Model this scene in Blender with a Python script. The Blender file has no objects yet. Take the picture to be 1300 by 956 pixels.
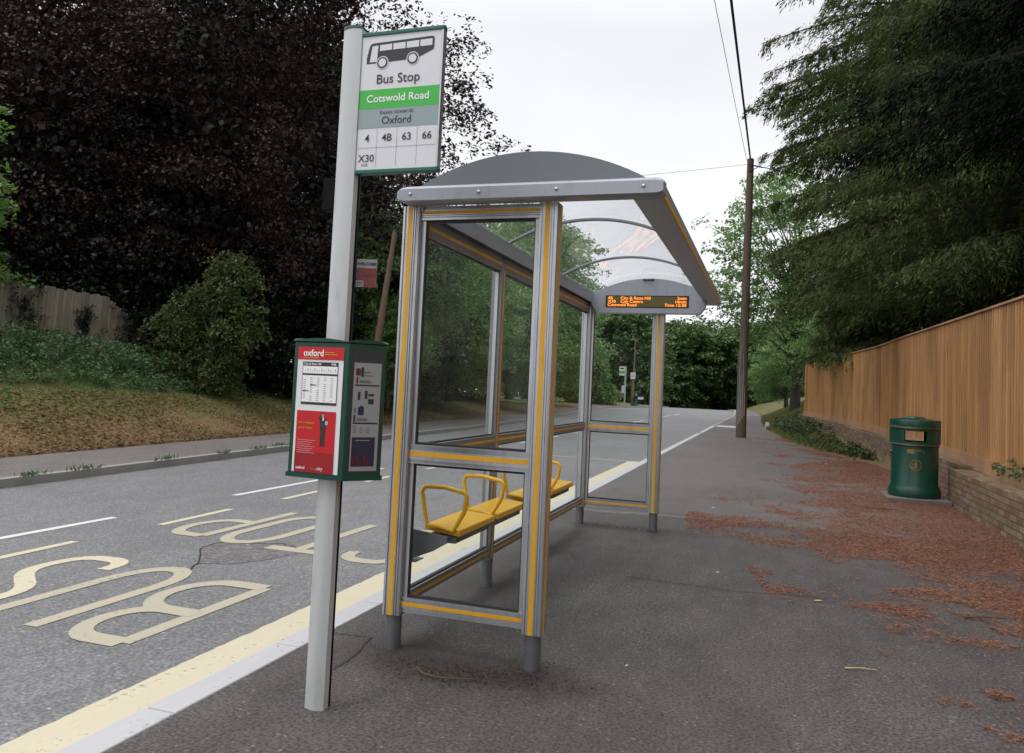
import bpy, math, random
import numpy as np
from mathutils import Vector, Matrix, noise as mnoise
R = math.radians
PI = math.pi
sc = bpy.context.scene
COL = sc.collection
rnd = random.Random(7)

# ---------------------------------------------------------------- materials
def nmat(name):
    m = bpy.data.materials.new(name); m.use_nodes = True
    nt = m.node_tree; nt.nodes.clear()
    o = nt.nodes.new('ShaderNodeOutputMaterial')
    return m, nt, o
def N(nt, t, **kw):
    n = nt.nodes.new(t)
    for k, v in kw.items():
        if k in n.inputs: n.inputs[k].default_value = v
        else: setattr(n, k, v)
    return n
def L(nt, a, b): nt.links.new(a, b)
def ramp(nt, fac, stops, interp='LINEAR'):
    r = nt.nodes.new('ShaderNodeValToRGB'); r.color_ramp.interpolation = interp
    e = r.color_ramp.elements
    while len(e) < len(stops): e.new(0.5)
    for k, (p, c) in enumerate(stops):
        e[k].position = p; e[k].color = (*c, 1) if len(c) == 3 else c
    L(nt, fac, r.inputs[0]); return r.outputs[0]
def coords(nt, scale=(1, 1, 1), kind='Object', rot=(0, 0, 0)):
    tc = nt.nodes.new('ShaderNodeTexCoord'); mp = nt.nodes.new('ShaderNodeMapping')
    mp.inputs['Scale'].default_value = scale; mp.inputs['Rotation'].default_value = rot
    L(nt, tc.outputs[kind], mp.inputs[0]); return mp.outputs[0]
def noise(nt, vec, scale, detail=4, rough=0.55, out='Fac'):
    n = N(nt, 'ShaderNodeTexNoise', Scale=scale, Detail=detail, Roughness=rough)
    L(nt, vec, n.inputs['Vector']); return n.outputs[out]
def mixc(nt, fac, a, b, mode='MIX'):
    m = nt.nodes.new('ShaderNodeMix'); m.data_type = 'RGBA'; m.blend_type = mode
    for s, v in ((0, fac), (6, a), (7, b)):
        if isinstance(v, (int, float)): m.inputs[s].default_value = v
        elif isinstance(v, tuple): m.inputs[s].default_value = (*v, 1) if len(v) == 3 else v
        else: L(nt, v, m.inputs[s])
    return m.outputs[2]
def math_(nt, op, a, b=0.0, clamp=False):
    m = nt.nodes.new('ShaderNodeMath'); m.operation = op; m.use_clamp = clamp
    for s, v in ((0, a), (1, b)):
        if isinstance(v, (int, float)): m.inputs[s].default_value = v
        else: L(nt, v, m.inputs[s])
    return m.outputs[0]
def princ(nt, o, col, rough=0.5, metal=0.0, spec=0.5, bump=None, bstr=0.3, bdist=0.01, **kw):
    p = nt.nodes.new('ShaderNodeBsdfPrincipled')
    for nm, v in (('Base Color', col), ('Roughness', rough), ('Metallic', metal), ('Specular IOR Level', spec)):
        if isinstance(v, tuple): p.inputs[nm].default_value = (*v, 1)
        elif isinstance(v, (int, float)): p.inputs[nm].default_value = v
        else: L(nt, v, p.inputs[nm])
    for k, v in kw.items(): p.inputs[k].default_value = v
    if bump is not None:
        b = N(nt, 'ShaderNodeBump', Strength=bstr, Distance=bdist); L(nt, bump, b.inputs['Height'])
        L(nt, b.outputs[0], p.inputs['Normal'])
    L(nt, p.outputs[0], o.inputs[0]); return p
M = {}
def simple(name, col, rough=0.5, metal=0.0, var=0.12, nscale=8.0, spec=0.5, bstr=0.05, dirt=None):
    m, nt, o = nmat(name); v = coords(nt)
    n = noise(nt, v, nscale, 5)
    c = mixc(nt, n, tuple(x * (1 - var) for x in col), tuple(min(1, x * (1 + var)) for x in col))
    if dirt:
        d = noise(nt, coords(nt, (3, 3, .6)), 6.0, 6, .7)
        c = mixc(nt, ramp(nt, d, [(.5, (0, 0, 0)), (.75, (dirt, dirt, dirt))]), c, (.09, .085, .07))
    rr = ramp(nt, noise(nt, v, nscale * 3, 3), [(0, (rough * .85,) * 3), (1, (min(1, rough * 1.2),) * 3)])
    princ(nt, o, c, rr, metal, spec, noise(nt, v, nscale * 12, 2), bstr, .003)
    M[name] = m; return m
simple('aluminium', (.52, .53, .55), .33, .8, .05, 5, dirt=.3)
simple('aluminium_dark', (.25, .255, .265), .45, .5, .08, 5)
simple('grey_panel', (.34, .36, .40), .36, .15, .05, 3, dirt=.2)
simple('pole_paint', (.52, .54, .54), .34, .15, .05, 2, dirt=.25)
simple('roof_arch_grey', (.15, .17, .185), .45, .1, .08, 3)
simple('steel_foot', (.17, .175, .19), .5, .55, .12, 9, dirt=.6)
simple('yellow_strip', (.72, .36, .012), .4, 0, .08, 5, dirt=.15)
simple('yellow_seat', (.78, .42, .010), .3, 0, .06, 6)
simple('green_paint', (.004, .05, .033), .3, 0, .1, 6)
simple('green_trim', (.012, .11, .08), .35, 0, .1, 6)
simple('green_band', (.05, .44, .06), .4, 0, .02, 6)
simple('grey_band', (.27, .34, .36), .4, 0, .02, 6)
simple('sign_white', (.66, .67, .70), .35, 0, .03, 3)
simple('print_black', (.025, .025, .028), .5, 0, .02, 6)
simple('print_grey', (.42, .43, .46), .5, 0, .02, 6)
simple('print_white', (.82, .82, .82), .5, 0, .02, 6)
simple('print_red', (.50, .012, .018), .35, 0, .05, 3)
simple('notice_red', (.16, .018, .018), .5, 0, .1, 9)
simple('print_darkred', (.30, .008, .015), .35, 0, .05, 3)
simple('print_gold', (.60, .30, .03), .4, 0, .05, 3)
simple('print_navy', (.012, .015, .05), .4, 0, .3, 9)
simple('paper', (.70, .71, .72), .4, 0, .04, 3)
simple('shaded_paper', (.27, .275, .27), .4, 0, .06, 3)  # shade of the case's side face put into its poster colours
simple('dull_navy', (.02, .022, .05), .4, 0, .3, 9)
simple('dull_red', (.10, .012, .02), .4, 0, .3, 9)
simple('black_plastic', (.005, .005, .006), .8, 0, .1, 6, .15)
simple('rubber_gasket', (.02, .02, .022), .6, 0, .1, 6)
simple('concrete', (.26, .25, .23), .85, 0, .25, 6, bstr=.4)
simple('twig_bark', (.10, .065, .04), .85, 0, .3, 30, bstr=.5)
simple('dead_leaf', (.50, .40, .20), .7, 0, .3, 30)
simple('litter_paper', (.7, .7, .68), .7, 0, .1, 30)
simple('cable', (.02, .02, .02), .6, 0, .1, 3)
simple('gold_trim', (.30, .16, .03), .4, .6, .1, 6)
simple('rusty_pole', (.14, .10, .065), .8, 0, .3, 4)

simple('bank_print', (.13, .13, .14), .5)
simple('notice_white', (.24, .235, .225), .5)
simple('dark_concrete', (.15, .12, .105), .9, 0, .35, 9, bstr=.5)
simple('dull_gold', (.22, .14, .035), .5, 0, .1, 9)
def bark(name, c1, c2, sx=6, sz=.7):
    m, nt, o = nmat(name); v = coords(nt, (sx, sx, sz))
    n = noise(nt, v, 3.0, 7, .7)
    n2 = noise(nt, coords(nt), 1.2, 3)
    c = mixc(nt, ramp(nt, n, [(.3, (0, 0, 0)), (.7, (1, 1, 1))]), c1, c2)
    c = mixc(nt, math_(nt, 'MULTIPLY', n2, .4), c, (.05, .06, .03))
    princ(nt, o, c, .9, 0, .3, n, .8, .03); M[name] = m
bark('bark_grey', (.05, .045, .04), (.12, .11, .10))
bark('bark_red', (.055, .03, .022), (.16, .085, .062))
bark('bark_dark', (.018, .015, .013), (.045, .04, .035))
bark('pole_wood', (.07, .05, .035), (.19, .15, .115), 9, .35)
bark('pole_bleached', (.20, .18, .16), (.5, .48, .46), 14, .5)

def foliage(name, cols, trans=.3, rough=.5, spec=.4, tcol=None):
    m, nt, o = nmat(name)
    a = nt.nodes.new('ShaderNodeAttribute'); a.attribute_name = 'tint'
    n = noise(nt, coords(nt), .8, 3)
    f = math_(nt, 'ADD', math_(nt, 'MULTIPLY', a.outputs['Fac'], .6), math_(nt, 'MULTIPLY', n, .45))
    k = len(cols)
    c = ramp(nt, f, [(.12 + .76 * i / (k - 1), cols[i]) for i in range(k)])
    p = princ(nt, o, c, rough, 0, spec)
    t = nt.nodes.new('ShaderNodeBsdfTranslucent')
    L(nt, mixc(nt, .5, c, tcol or cols[-1]), t.inputs[0])
    mx = nt.nodes.new('ShaderNodeMixShader'); mx.inputs[0].default_value = trans
    L(nt, p.outputs[0], mx.inputs[1]); L(nt, t.outputs[0], mx.inputs[2]); L(nt, mx.outputs[0], o.inputs[0])
    M[name] = m
foliage('copper_leaf', [(.011, .007, .007), (.026, .014, .013), (.062, .035, .028)], .12, .55, .28)
foliage('conifer_leaf', [(.016, .032, .010), (.042, .072, .02), (.12, .165, .045)], .2, .7, .2)
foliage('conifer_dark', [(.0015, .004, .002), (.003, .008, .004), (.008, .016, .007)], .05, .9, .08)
foliage('broad_leaf', [(.08, .155, .05), (.155, .28, .085), (.28, .42, .15)], .3, .45, .45)
foliage('broad_light', [(.08, .15, .03), (.13, .24, .05), (.2, .33, .08)], .35, .45, .45)
foliage('wood_leaf', [(.03, .065, .02), (.065, .125, .035), (.14, .23, .07)], .2, .5, .35)
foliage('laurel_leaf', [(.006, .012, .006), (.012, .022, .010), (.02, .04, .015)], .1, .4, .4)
foliage('shrub_leaf', [(.02, .036, .010), (.052, .082, .02), (.12, .16, .038)], .35, .5, .4)
foliage('weed_leaf', [(.04, .085, .03), (.075, .14, .055), (.12, .19, .075)], .25, .55, .35)
foliage('grass_blade', [(.26, .165, .085), (.20, .17, .07), (.11, .19, .05)], .25, .7, .2)
foliage('debris_bits', [(.03, .02, .016), (.055, .035, .028), (.16, .085, .05)], .0, .9, .2)
foliage('dry_grass', [(.15, .075, .04), (.24, .14, .07), (.20, .19, .07)], .2, .8, .2)
foliage('ivy_leaf', [(.02, .035, .012), (.035, .065, .02), (.08, .12, .04)], .15, .5, .3)
foliage('needle', [(.12, .042, .026), (.23, .095, .056), (.38, .20, .12)], .05, .85, .2)

def asphalt(name, a, b, sp, seams=False):
    m, nt, o = nmat(name); v = coords(nt)
    fine = N(nt, 'ShaderNodeTexVoronoi', Scale=sp); L(nt, v, fine.inputs['Vector'])
    fr = N(nt, 'ShaderNodeTexNoise', Scale=sp * .8, Detail=2.0); L(nt, v, fr.inputs['Vector'])
    big = noise(nt, v, .35, 6, .6); mid = noise(nt, coords(nt, (2.2, .9, 1)), 1.7, 8, .72)
    c = mixc(nt, ramp(nt, math_(nt, 'ADD', math_(nt, 'MULTIPLY', big, .5), math_(nt, 'MULTIPLY', mid, .5)),
                      [(.41, (0, 0, 0)), (.59, (1, 1, 1))]), a, b)
    st = ramp(nt, fr.outputs['Fac'], [(.34, (.50,) * 3), (.46, (.62,) * 3), (.54, (.80,) * 3), (.66, (1.0,) * 3)])
    if name == 'pavement_asphalt': st = ramp(nt, fr.outputs['Fac'], [(.34, (.35,) * 3), (.45, (.55,) * 3), (.55, (.85,) * 3), (.66, (1.0,) * 3)])
    c = mixc(nt, 1.0, c, st, 'MULTIPLY'); c = mixc(nt, ramp(nt, fine.outputs['Color'], [(.86, (0, 0, 0)), (.95, (.5,) * 3)]), c, tuple(min(1, x * 2.1) for x in b))
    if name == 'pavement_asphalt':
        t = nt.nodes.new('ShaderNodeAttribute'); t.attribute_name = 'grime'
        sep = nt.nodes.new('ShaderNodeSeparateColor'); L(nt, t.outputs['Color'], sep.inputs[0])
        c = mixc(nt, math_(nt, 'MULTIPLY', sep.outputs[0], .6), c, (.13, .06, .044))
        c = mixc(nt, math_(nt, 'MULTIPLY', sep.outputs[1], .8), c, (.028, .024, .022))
        c = mixc(nt, math_(nt, 'MULTIPLY', sep.outputs[2], .75), c, (.20, .18, .17))
        spots = N(nt, 'ShaderNodeTexVoronoi', Scale=3.0); L(nt, v, spots.inputs['Vector'])
        c = mixc(nt, ramp(nt, spots.outputs['Distance'], [(.03, (.6, .6, .6)), (.05, (0, 0, 0))]), c, (.045, .04, .04))
        cr = N(nt, 'ShaderNodeTexVoronoi', Scale=.45, feature='DISTANCE_TO_EDGE')
        wv = N(nt, 'ShaderNodeTexNoise', Scale=1.5, Detail=5.0); L(nt, v, wv.inputs['Vector'])
        vm = nt.nodes.new('ShaderNodeVectorMath'); vm.operation = 'ADD'
        L(nt, v, vm.inputs[0]); L(nt, wv.outputs['Color'], vm.inputs[1]); L(nt, vm.outputs[0], cr.inputs['Vector'])
        c = mixc(nt, ramp(nt, cr.outputs['Distance'], [(0, (.3,) * 3), (.003, (0, 0, 0))]), c, (.045, .04, .038))
    h = math_(nt, 'ADD', fr.outputs['Fac'], math_(nt, 'MULTIPLY', mid, .5))
    princ(nt, o, c, .72, 0, .4, h, .35, .006); M[name] = m
asphalt('road_asphalt', (.20, .20, .208), (.25, .249, .253), 75)
asphalt('pavement_asphalt', (.072, .063, .061), (.122, .110, .106), 80)
asphalt('far_path_asphalt', (.17, .15, .142), (.22, .20, .19), 80)

def paint(name, col, wear):
    m, nt, o = nmat(name); v = coords(nt)
    n = noise(nt, v, 28, 6, .75); n2 = noise(nt, coords(nt, (4, .6, 1)), 3, 5, .7)
    f = math_(nt, 'ADD', math_(nt, 'MULTIPLY', n, .6), math_(nt, 'MULTIPLY', n2, .4))
    c = mixc(nt, n2, tuple(x * .82 for x in col), col)
    c = mixc(nt, ramp(nt, f, [(wear, (0, 0, 0)), (wear + .08, (1, 1, 1))]), c, (.15, .145, .14))
    princ(nt, o, c, .7, 0, .3, n, .3, .003); M[name] = m
paint('yellow_marking', (.60, .545, .40), .56)
paint('faded_marking', (.46, .42, .32), .555)
paint('white_marking', (.66, .66, .66), .62)
paint('kerb_white', (.50, .50, .52), .585)

# terrain
m, nt, o = nmat('bank_ground'); v = coords(nt)
at = nt.nodes.new('ShaderNodeAttribute'); at.attribute_name = 'green'
n1 = noise(nt, v, 1.3, 6, .65); n2 = noise(nt, v, 14, 5, .7)
dry = mixc(nt, ramp(nt, n2, [(.35, (0, 0, 0)), (.65, (1, 1, 1))]), (.11, .06, .035), (.26, .175, .095))
grn = mixc(nt, n2, (.04, .07, .02), (.10, .15, .045))
f = math_(nt, 'ADD', at.outputs['Fac'], math_(nt, 'MULTIPLY', math_(nt, 'SUBTRACT', n1, .5), 1.6), True)
princ(nt, o, mixc(nt, f, dry, grn), .95, 0, .2, n2, .8, .05); M['bank_ground'] = m

# brick
m, nt, o = nmat('brick'); tc = nt.nodes.new('ShaderNodeTexCoord')
sp = nt.nodes.new('ShaderNodeSeparateXYZ'); L(nt, tc.outputs['UV'], sp.inputs[0])
cb = nt.nodes.new('ShaderNodeCombineXYZ'); L(nt, sp.outputs[0], cb.inputs[0]); L(nt, sp.outputs[1], cb.inputs[1])
wob = N(nt, 'ShaderNodeTexNoise', Scale=6.0, Detail=3.0); L(nt, cb.outputs[0], wob.inputs['Vector'])
vm = nt.nodes.new('ShaderNodeVectorMath'); vm.operation = 'MULTIPLY_ADD'
L(nt, wob.outputs['Color'], vm.inputs[0]); vm.inputs[1].default_value = (.012, .012, 0); L(nt, cb.outputs[0], vm.inputs[2])
bt = N(nt, 'ShaderNodeTexBrick', Scale=1.0)
bt.inputs['Brick Width'].default_value = .225; bt.inputs['Row Height'].default_value = .075
bt.inputs['Mortar Size'].default_value = .009; bt.inputs['Mortar Smooth'].default_value = .3
bt.inputs['Color1'].default_value = (.19, .095, .068, 1); bt.inputs['Color2'].default_value = (.30, .23, .16, 1)
bt.inputs['Mortar'].default_value = (.10, .088, .075, 1); bt.inputs['Bias'].default_value = -.1
L(nt, vm.outputs[0], bt.inputs['Vector'])
v = coords(nt); ns = noise(nt, v, 2.2, 6, .7); ns2 = noise(nt, v, 11, 5, .7)
c = mixc(nt, ramp(nt, ns, [(.44, (0, 0, 0)), (.60, (.6, .6, .6))]), bt.outputs['Color'], (.17, .155, .06))
c = mixc(nt, ramp(nt, ns2, [(.5, (0, 0, 0)), (.7, (.7, .7, .7))]), c, (.07, .06, .05))
h = math_(nt, 'SUBTRACT', ns2, bt.outputs['Fac'])
princ(nt, o, c, .9, 0, .25, h, .7, .012); M['brick'] = m

# fence wood
def wood(name, c1, c2, c3, rough=.75):
    m, nt, o = nmat(name); a = nt.nodes.new('ShaderNodeAttribute'); a.attribute_name = 'tint'
    tc = nt.nodes.new('ShaderNodeTexCoord'); mp = nt.nodes.new('ShaderNodeMapping'); mp.inputs['Scale'].default_value = (9, 9, .6)
    L(nt, tc.outputs['Object'], mp.inputs[0])
    ad = nt.nodes.new('ShaderNodeVectorMath'); ad.operation = 'ADD'; L(nt, mp.outputs[0], ad.inputs[0])
    cx_ = nt.nodes.new('ShaderNodeCombineXYZ'); L(nt, math_(nt, 'MULTIPLY', a.outputs['Fac'], 37.0), cx_.inputs[2]); L(nt, cx_.outputs[0], ad.inputs[1])
    g = noise(nt, ad.outputs[0], 2.2, 8, .65)
    kn = N(nt, 'ShaderNodeTexVoronoi', Scale=1.1); L(nt, ad.outputs[0], kn.inputs['Vector'])
    c = mixc(nt, a.outputs['Fac'], c1, c2)
    c = mixc(nt, ramp(nt, g, [(.35, (.55,) * 3), (.6, (0, 0, 0))]), c, c3)
    c = mixc(nt, ramp(nt, kn.outputs['Distance'], [(.06, (.8,) * 3), (.13, (0, 0, 0))]), c, tuple(x * .5 for x in c3))
    wk = noise(nt, coords(nt, (1, 1, .25)), 1.3, 4)
    c = mixc(nt, ramp(nt, wk, [(.45, (0, 0, 0)), (.7, (.55,) * 3)]), c, tuple(x * .62 for x in c3))
    princ(nt, o, c, rough, 0, .25, g, .3, .006); M[name] = m
wood('fence_wood', (.43, .235, .10), (.60, .36, .165), (.32, .165, .07))
wood('gravel_board', (.44, .26, .15), (.5, .30, .17), (.30, .17, .10))
wood('weathered_wood', (.18, .16, .12), (.28, .25, .19), (.11, .095, .07), .9)

def glass(name, tint, refl_boost=1.0, haze=.05, hcol=(.5, .55, .55)):
    m, nt, o = nmat(name)
    fr = N(nt, 'ShaderNodeFresnel', IOR=1.5); ge = nt.nodes.new('ShaderNodeNewGeometry')
    L(nt, math_(nt, 'SUBTRACT', 1.5, math_(nt, 'MULTIPLY', ge.outputs['Backfacing'], 1.5 - 1 / 1.5)), fr.inputs['IOR'])
    tr = nt.nodes.new('ShaderNodeBsdfTransparent'); tr.inputs[0].default_value = (*tint, 1)
    gl = nt.nodes.new('ShaderNodeBsdfGlossy'); gl.inputs['Roughness'].default_value = .015
    df = nt.nodes.new('ShaderNodeBsdfDiffuse'); df.inputs[0].default_value = (*hcol, 1)
    tl = nt.nodes.new('ShaderNodeBsdfTranslucent'); tl.inputs[0].default_value = (*hcol, 1)
    dd = nt.nodes.new('ShaderNodeMixShader'); dd.inputs[0].default_value = .5
    L(nt, df.outputs[0], dd.inputs[1]); L(nt, tl.outputs[0], dd.inputs[2])
    d = noise(nt, coords(nt, (2, 2, .5)), 2.5, 6, .7)
    hz = ramp(nt, d, [(.35, (haze * .4,) * 3), (.75, (haze * 2,) * 3)])
    m1 = nt.nodes.new('ShaderNodeMixShader'); L(nt, hz, m1.inputs[0]); L(nt, tr.outputs[0], m1.inputs[1]); L(nt, dd.outputs[0], m1.inputs[2])
    m2 = nt.nodes.new('ShaderNodeMixShader'); L(nt, math_(nt, 'MULTIPLY', fr.outputs[0], refl_boost, True), m2.inputs[0])
    L(nt, m1.outputs[0], m2.inputs[1]); L(nt, gl.outputs[0], m2.inputs[2]); L(nt, m2.outputs[0], o.inputs[0])
    M[name] = m
glass('clear_glass', (.98, .99, .985), .10, .008)
glass('roof_sheet', (.94, .955, .965), .4, .02)

def emis(name, col, s):
    m, nt, o = nmat(name); e = N(nt, 'ShaderNodeEmission', Strength=s); e.inputs[0].default_value = (*col, 1)
    L(nt, e.outputs[0], o.inputs[0]); M[name] = m
emis('led_text', (1.0, .24, .03), 2.6)
m, nt, o = nmat('led_back'); p = princ(nt, o, (.03, .028, .012), .25); p.inputs['Emission Color'].default_value = (.10, .085, .02, 1); p.inputs['Emission Strength'].default_value = .5; M['led_back'] = m

# ---------------------------------------------------------------- mesh builder
def tag(o, label=None, cat=None, group=None, kind=None):
    if label: o['label'] = label
    if cat: o['category'] = cat
    if group: o['group'] = group
    if kind: o['kind'] = kind
    return o
def empty(name, loc=(0, 0, 0), rz=0):
    o = bpy.data.objects.new(name, None); COL.objects.link(o); o.location = loc; o.rotation_euler = (0, 0, rz)
    o.empty_display_size = .2; return o
def link(name, me, mats, parent=None):
    o = bpy.data.objects.new(name, me); COL.objects.link(o)
    for mm in (mats if isinstance(mats, (list, tuple)) else [mats]): me.materials.append(M[mm])
    if parent is not None: o.parent = parent
    return o
_txt = {}
def text_geo(s, size, bold=0.0, sx=1.0):
    key = (s, size, bold, sx)
    if key in _txt: return _txt[key]
    cu = bpy.data.curves.new('t', 'FONT'); cu.body = s; cu.size = size; cu.offset = bold; cu.align_x = 'LEFT'; cu.resolution_u = 3
    ob = bpy.data.objects.new('t', cu); COL.objects.link(ob)
    dg = bpy.context.evaluated_depsgraph_get(); me = bpy.data.meshes.new_from_object(ob.evaluated_get(dg))
    V = [(v.co.x * sx, v.co.y) for v in me.vertices]; F = [tuple(p.vertices) for p in me.polygons]
    bpy.data.objects.remove(ob); bpy.data.curves.remove(cu); bpy.data.meshes.remove(me)
    w = (min(v[0] for v in V), max(v[0] for v in V)) if V else (0, 0)
    _txt[key] = (V, F, w); return _txt[key]
class MB:
    def __init__(s): s.v = []; s.f = []; s.m = []; s.uv = {}
    def add(s, vs, fs, mi=0):
        b = len(s.v); s.v += [tuple(v) for v in vs]; s.f += [tuple(i + b for i in f) for f in fs]; s.m += [mi] * len(fs); return s
    def box(s, x0, x1, y0, y1, z0, z1, mi=0, T=None):
        vs = [(x, y, z) for x in (x0, x1) for y in (y0, y1) for z in (z0, z1)]
        if T is not None: vs = [tuple(T @ Vector(v)) for v in vs]
        return s.add(vs, [(0, 1, 3, 2), (4, 6, 7, 5), (0, 4, 5, 1), (2, 3, 7, 6), (0, 2, 6, 4), (1, 5, 7, 3)], mi)
    def prism(s, poly, a, b, axis='z', mi=0, cap=True):
        # poly: list of 2d points; axis z: (x,y); y: (x,z); x: (y,z)
        n = len(poly)
        def P(p, t): return (p[0], p[1], t) if axis == 'z' else (p[0], t, p[1]) if axis == 'y' else (t, p[0], p[1])
        vs = [P(p, a) for p in poly] + [P(p, b) for p in poly]
        fs = [(i, (i + 1) % n, n + (i + 1) % n, n + i) for i in range(n)]
        if cap: fs += [tuple(range(n))[::-1], tuple(range(n, 2 * n))]
        return s.add(vs, fs, mi)
    def tube(s, pts, rad, n=8, mi=0, closed=False):
        pts = [Vector(p) for p in pts]; k = len(pts)
        rads = rad if isinstance(rad, (list, tuple)) else [rad] * k
        vs = []; prev = None
        for i, p in enumerate(pts):
            d = (pts[(i + 1) % k] - pts[i - 1]) if closed else (pts[min(i + 1, k - 1)] - pts[max(i - 1, 0)])
            d.normalize()
            if prev is None:
                a = d.orthogonal().normalized()
            else:
                a = prev - d * prev.dot(d)
                a = a.normalized() if a.length > 1e-6 else d.orthogonal().normalized()
            prev = a; b = d.cross(a)
            for j in range(n):
                t = 2 * PI * j / n; vs.append(p + (a * math.cos(t) + b * math.sin(t)) * rads[i])
        fs = []
        for i in range(k if closed else k - 1):
            i2 = (i + 1) % k
            for j in range(n):
                j2 = (j + 1) % n; fs.append((i * n + j, i * n + j2, i2 * n + j2, i2 * n + j))
        if not closed: fs += [tuple(range(n))[::-1], tuple((k - 1) * n + j for j in range(n))]
        return s.add(vs, fs, mi)
    def lathe(s, prof, c=(0, 0), n=48, mi=0, a0=0, a1=2 * PI):
        full = abs(a1 - a0 - 2 * PI) < 1e-6; k = n if full else n + 1; vs = []
        for (r, z) in prof:
            for j in range(k):
                t = a0 + (a1 - a0) * j / n; vs.append((c[0] + r * math.cos(t), c[1] + r * math.sin(t), z))
        fs = []
        for i in range(len(prof) - 1):
            for j in range(n):
                j2 = (j + 1) % k; fs.append((i * k + j, i * k + j2, (i + 1) * k + j2, (i + 1) * k + j))
        return s.add(vs, fs, mi)
    def quad(s, a, b, c, d, mi=0): return s.add([a, b, c, d], [(0, 1, 2, 3)], mi)
    def text(s, st, size, T, mi=0, align='c', bold=0.0, sx=1.0):
        V, F, w = text_geo(st, size, bold, sx)
        dx = {'c': -(w[0] + w[1]) / 2, 'l': -w[0], 'r': -w[1]}[align]
        return s.add([tuple(T @ Vector((x + dx, y, 0))) for x, y in V], F, mi)
    def each(s, name, mats, parent=None, n=8, **kw):
        # one object per box (n verts each)
        out = []
        for k in range(0, len(s.v), n):
            q = MB(); fs = [tuple(i - k for i in f) for f in s.f if k <= f[0] < k + n]; q.add(s.v[k:k + n], fs); out.append(q.build(name, mats, parent, **kw))
        return out
    def build(s, name, mats, parent=None, smooth=False, bevel=0, angle=40, solid=None):
        me = bpy.data.meshes.new(name); me.from_pydata(s.v, [], s.f); me.update()
        if any(s.m): me.polygons.foreach_set('material_index', s.m)
        o = link(name, me, mats, parent)
        if smooth:
            me.polygons.foreach_set('use_smooth', [True] * len(s.f))
            try: me.set_sharp_from_angle(angle=R(angle))
            except Exception: pass
        if bevel:
            b = o.modifiers.new('b', 'BEVEL'); b.width = bevel; b.segments = 2; b.limit_method = 'ANGLE'; b.angle_limit = R(35)
        return o
def frame(orig, xdir, ydir):   # 2d (u,v) -> 3d
    x = Vector(xdir).normalized(); y = Vector(ydir).normalized(); z = x.cross(y)
    return Matrix(((x.x, y.x, z.x, orig[0]), (x.y, y.y, z.y, orig[1]), (x.z, y.z, z.z, orig[2]), (0, 0, 0, 1)))

# ---------------------------------------------------------------- terrain functions
def itp(x, tab): return float(np.interp(x, [t[0] for t in tab], [t[1] for t in tab]))
KLT = [(-40, -8.7), (5, -8.75), (8, -8.9), (14, -9.25), (25, -9.5), (35, -10.1), (45, -11.0), (53, -11.8), (60, -12.6), (66, -13.2), (72, -12.5), (78, -11.6), (86, -10.2), (100, -12.5), (115, -22), (130, -40), (170, -90)]
KRT = [(-40, -2.3), (40, -2.3), (60, -2.3), (80, -3.0), (95, -4.6), (105, -8), (118, -20), (132, -36), (170, -80)]
RET = [(-40, 2.5), (12.9, 2.5), (13, 2.62), (17.5, 2.58), (20, 2.2), (23, 1.4), (28, .6), (31.7, .4), (37, -.1), (45, -.3), (60, -.4), (80, -1.2), (95, -2.8), (105, -6), (118, -18), (132, -34), (170, -78)]
def KL(y): return itp(y, KLT)
def KR(y): return itp(y, KRT)
def RE(y): return itp(y, RET)
def drop(y):
    d = max(0.0, y - 84); return -min(.0035 * d * d, .14 * d)
FX = [(-3, 2.85), (10.7, 2.85), (15, 2.85), (22.5, 2.75), (26.6, 2.45), (34.5, 1.4)]
def bank(y, x):
    dl = (KL(y) - 1.95) - x
    if dl > 0:
        s = itp(y, [(-10, 1), (13, 1), (19, .72), (30, .6), (45, .45), (58, .1), (84, .06), (95, .3), (200, .5)])
        return s * itp(dl, [(0, 0), (.8, .28), (2, .80), (3.5, 1.25), (6, 1.7), (14, 2.2), (40, 3)]) + .02
    dr = x - RE(y)
    if dr > 0:
        if y < 18: return .50 * min(1, max(0, (x - 2.68) / .1))
        s = itp(y, [(18, 0), (24, .1), (29, .45), (34, 1), (200, 1)])
        base = s * itp(dr, [(0, .0), (.4, .12), (1.2, .5), (3, 1.3), (8, 2.0), (40, 3)])
        w = itp(y, FX)
        if y < 34.5 and x > w - .12: base = max(base, .55)
        return base + .015
    return -.35
# terrain sheet
ys = list(np.arange(-30, 0, 3)) + list(np.arange(0, 40, .5)) + list(np.arange(40, 140, 2)) + list(np.arange(140, 420, 20))
tv = []; tf = []; grn = []
offs_l = [0, .02, .3, .8, 1.4, 2, 2.7, 3.5, 4.6, 6, 9, 14, 22, 40, 80, 160]
offs_r = [0, .02, .1, .2, .4, .8, 1.2, 2, 3, 4.5, 8, 14, 30, 80, 160]
for y in ys:
    l0 = KL(y) - 1.95; r0 = RE(y)
    xs = [l0 - d for d in offs_l[::-1]] + [r0 + d for d in offs_r]
    for k, x in enumerate(xs):
        z = bank(y, x) + drop(y)
        if k == len(offs_l) - 1: z = -.35 + drop(y)
        if k == len(offs_l): z = -.35 + drop(y)
        if -2 < x - l0 or True: z += .05 * mnoise.noise((x * .7, y * .7, 0)) * (1 if abs(k - len(offs_l)) > 2 else 0)
        tv.append((x, y, z))
        d = l0 - x
        grn.append(min(1, max(0, (d - .6) / 2.0)) * .9 if d > 0 else (.1 if y < 33 else .55))
nx = len(offs_l) + len(offs_r)
for j in range(len(ys) - 1):
    for i in range(nx - 1):
        a = j * nx + i; tf.append((a, a + 1, a + nx + 1, a + nx))
me = bpy.data.meshes.new('ground'); me.from_pydata(tv, [], tf)
at = me.attributes.new('green', 'FLOAT', 'POINT'); at.data.foreach_set('value', grn)
me.polygons.foreach_set('use_smooth', [True] * len(tf))
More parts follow.
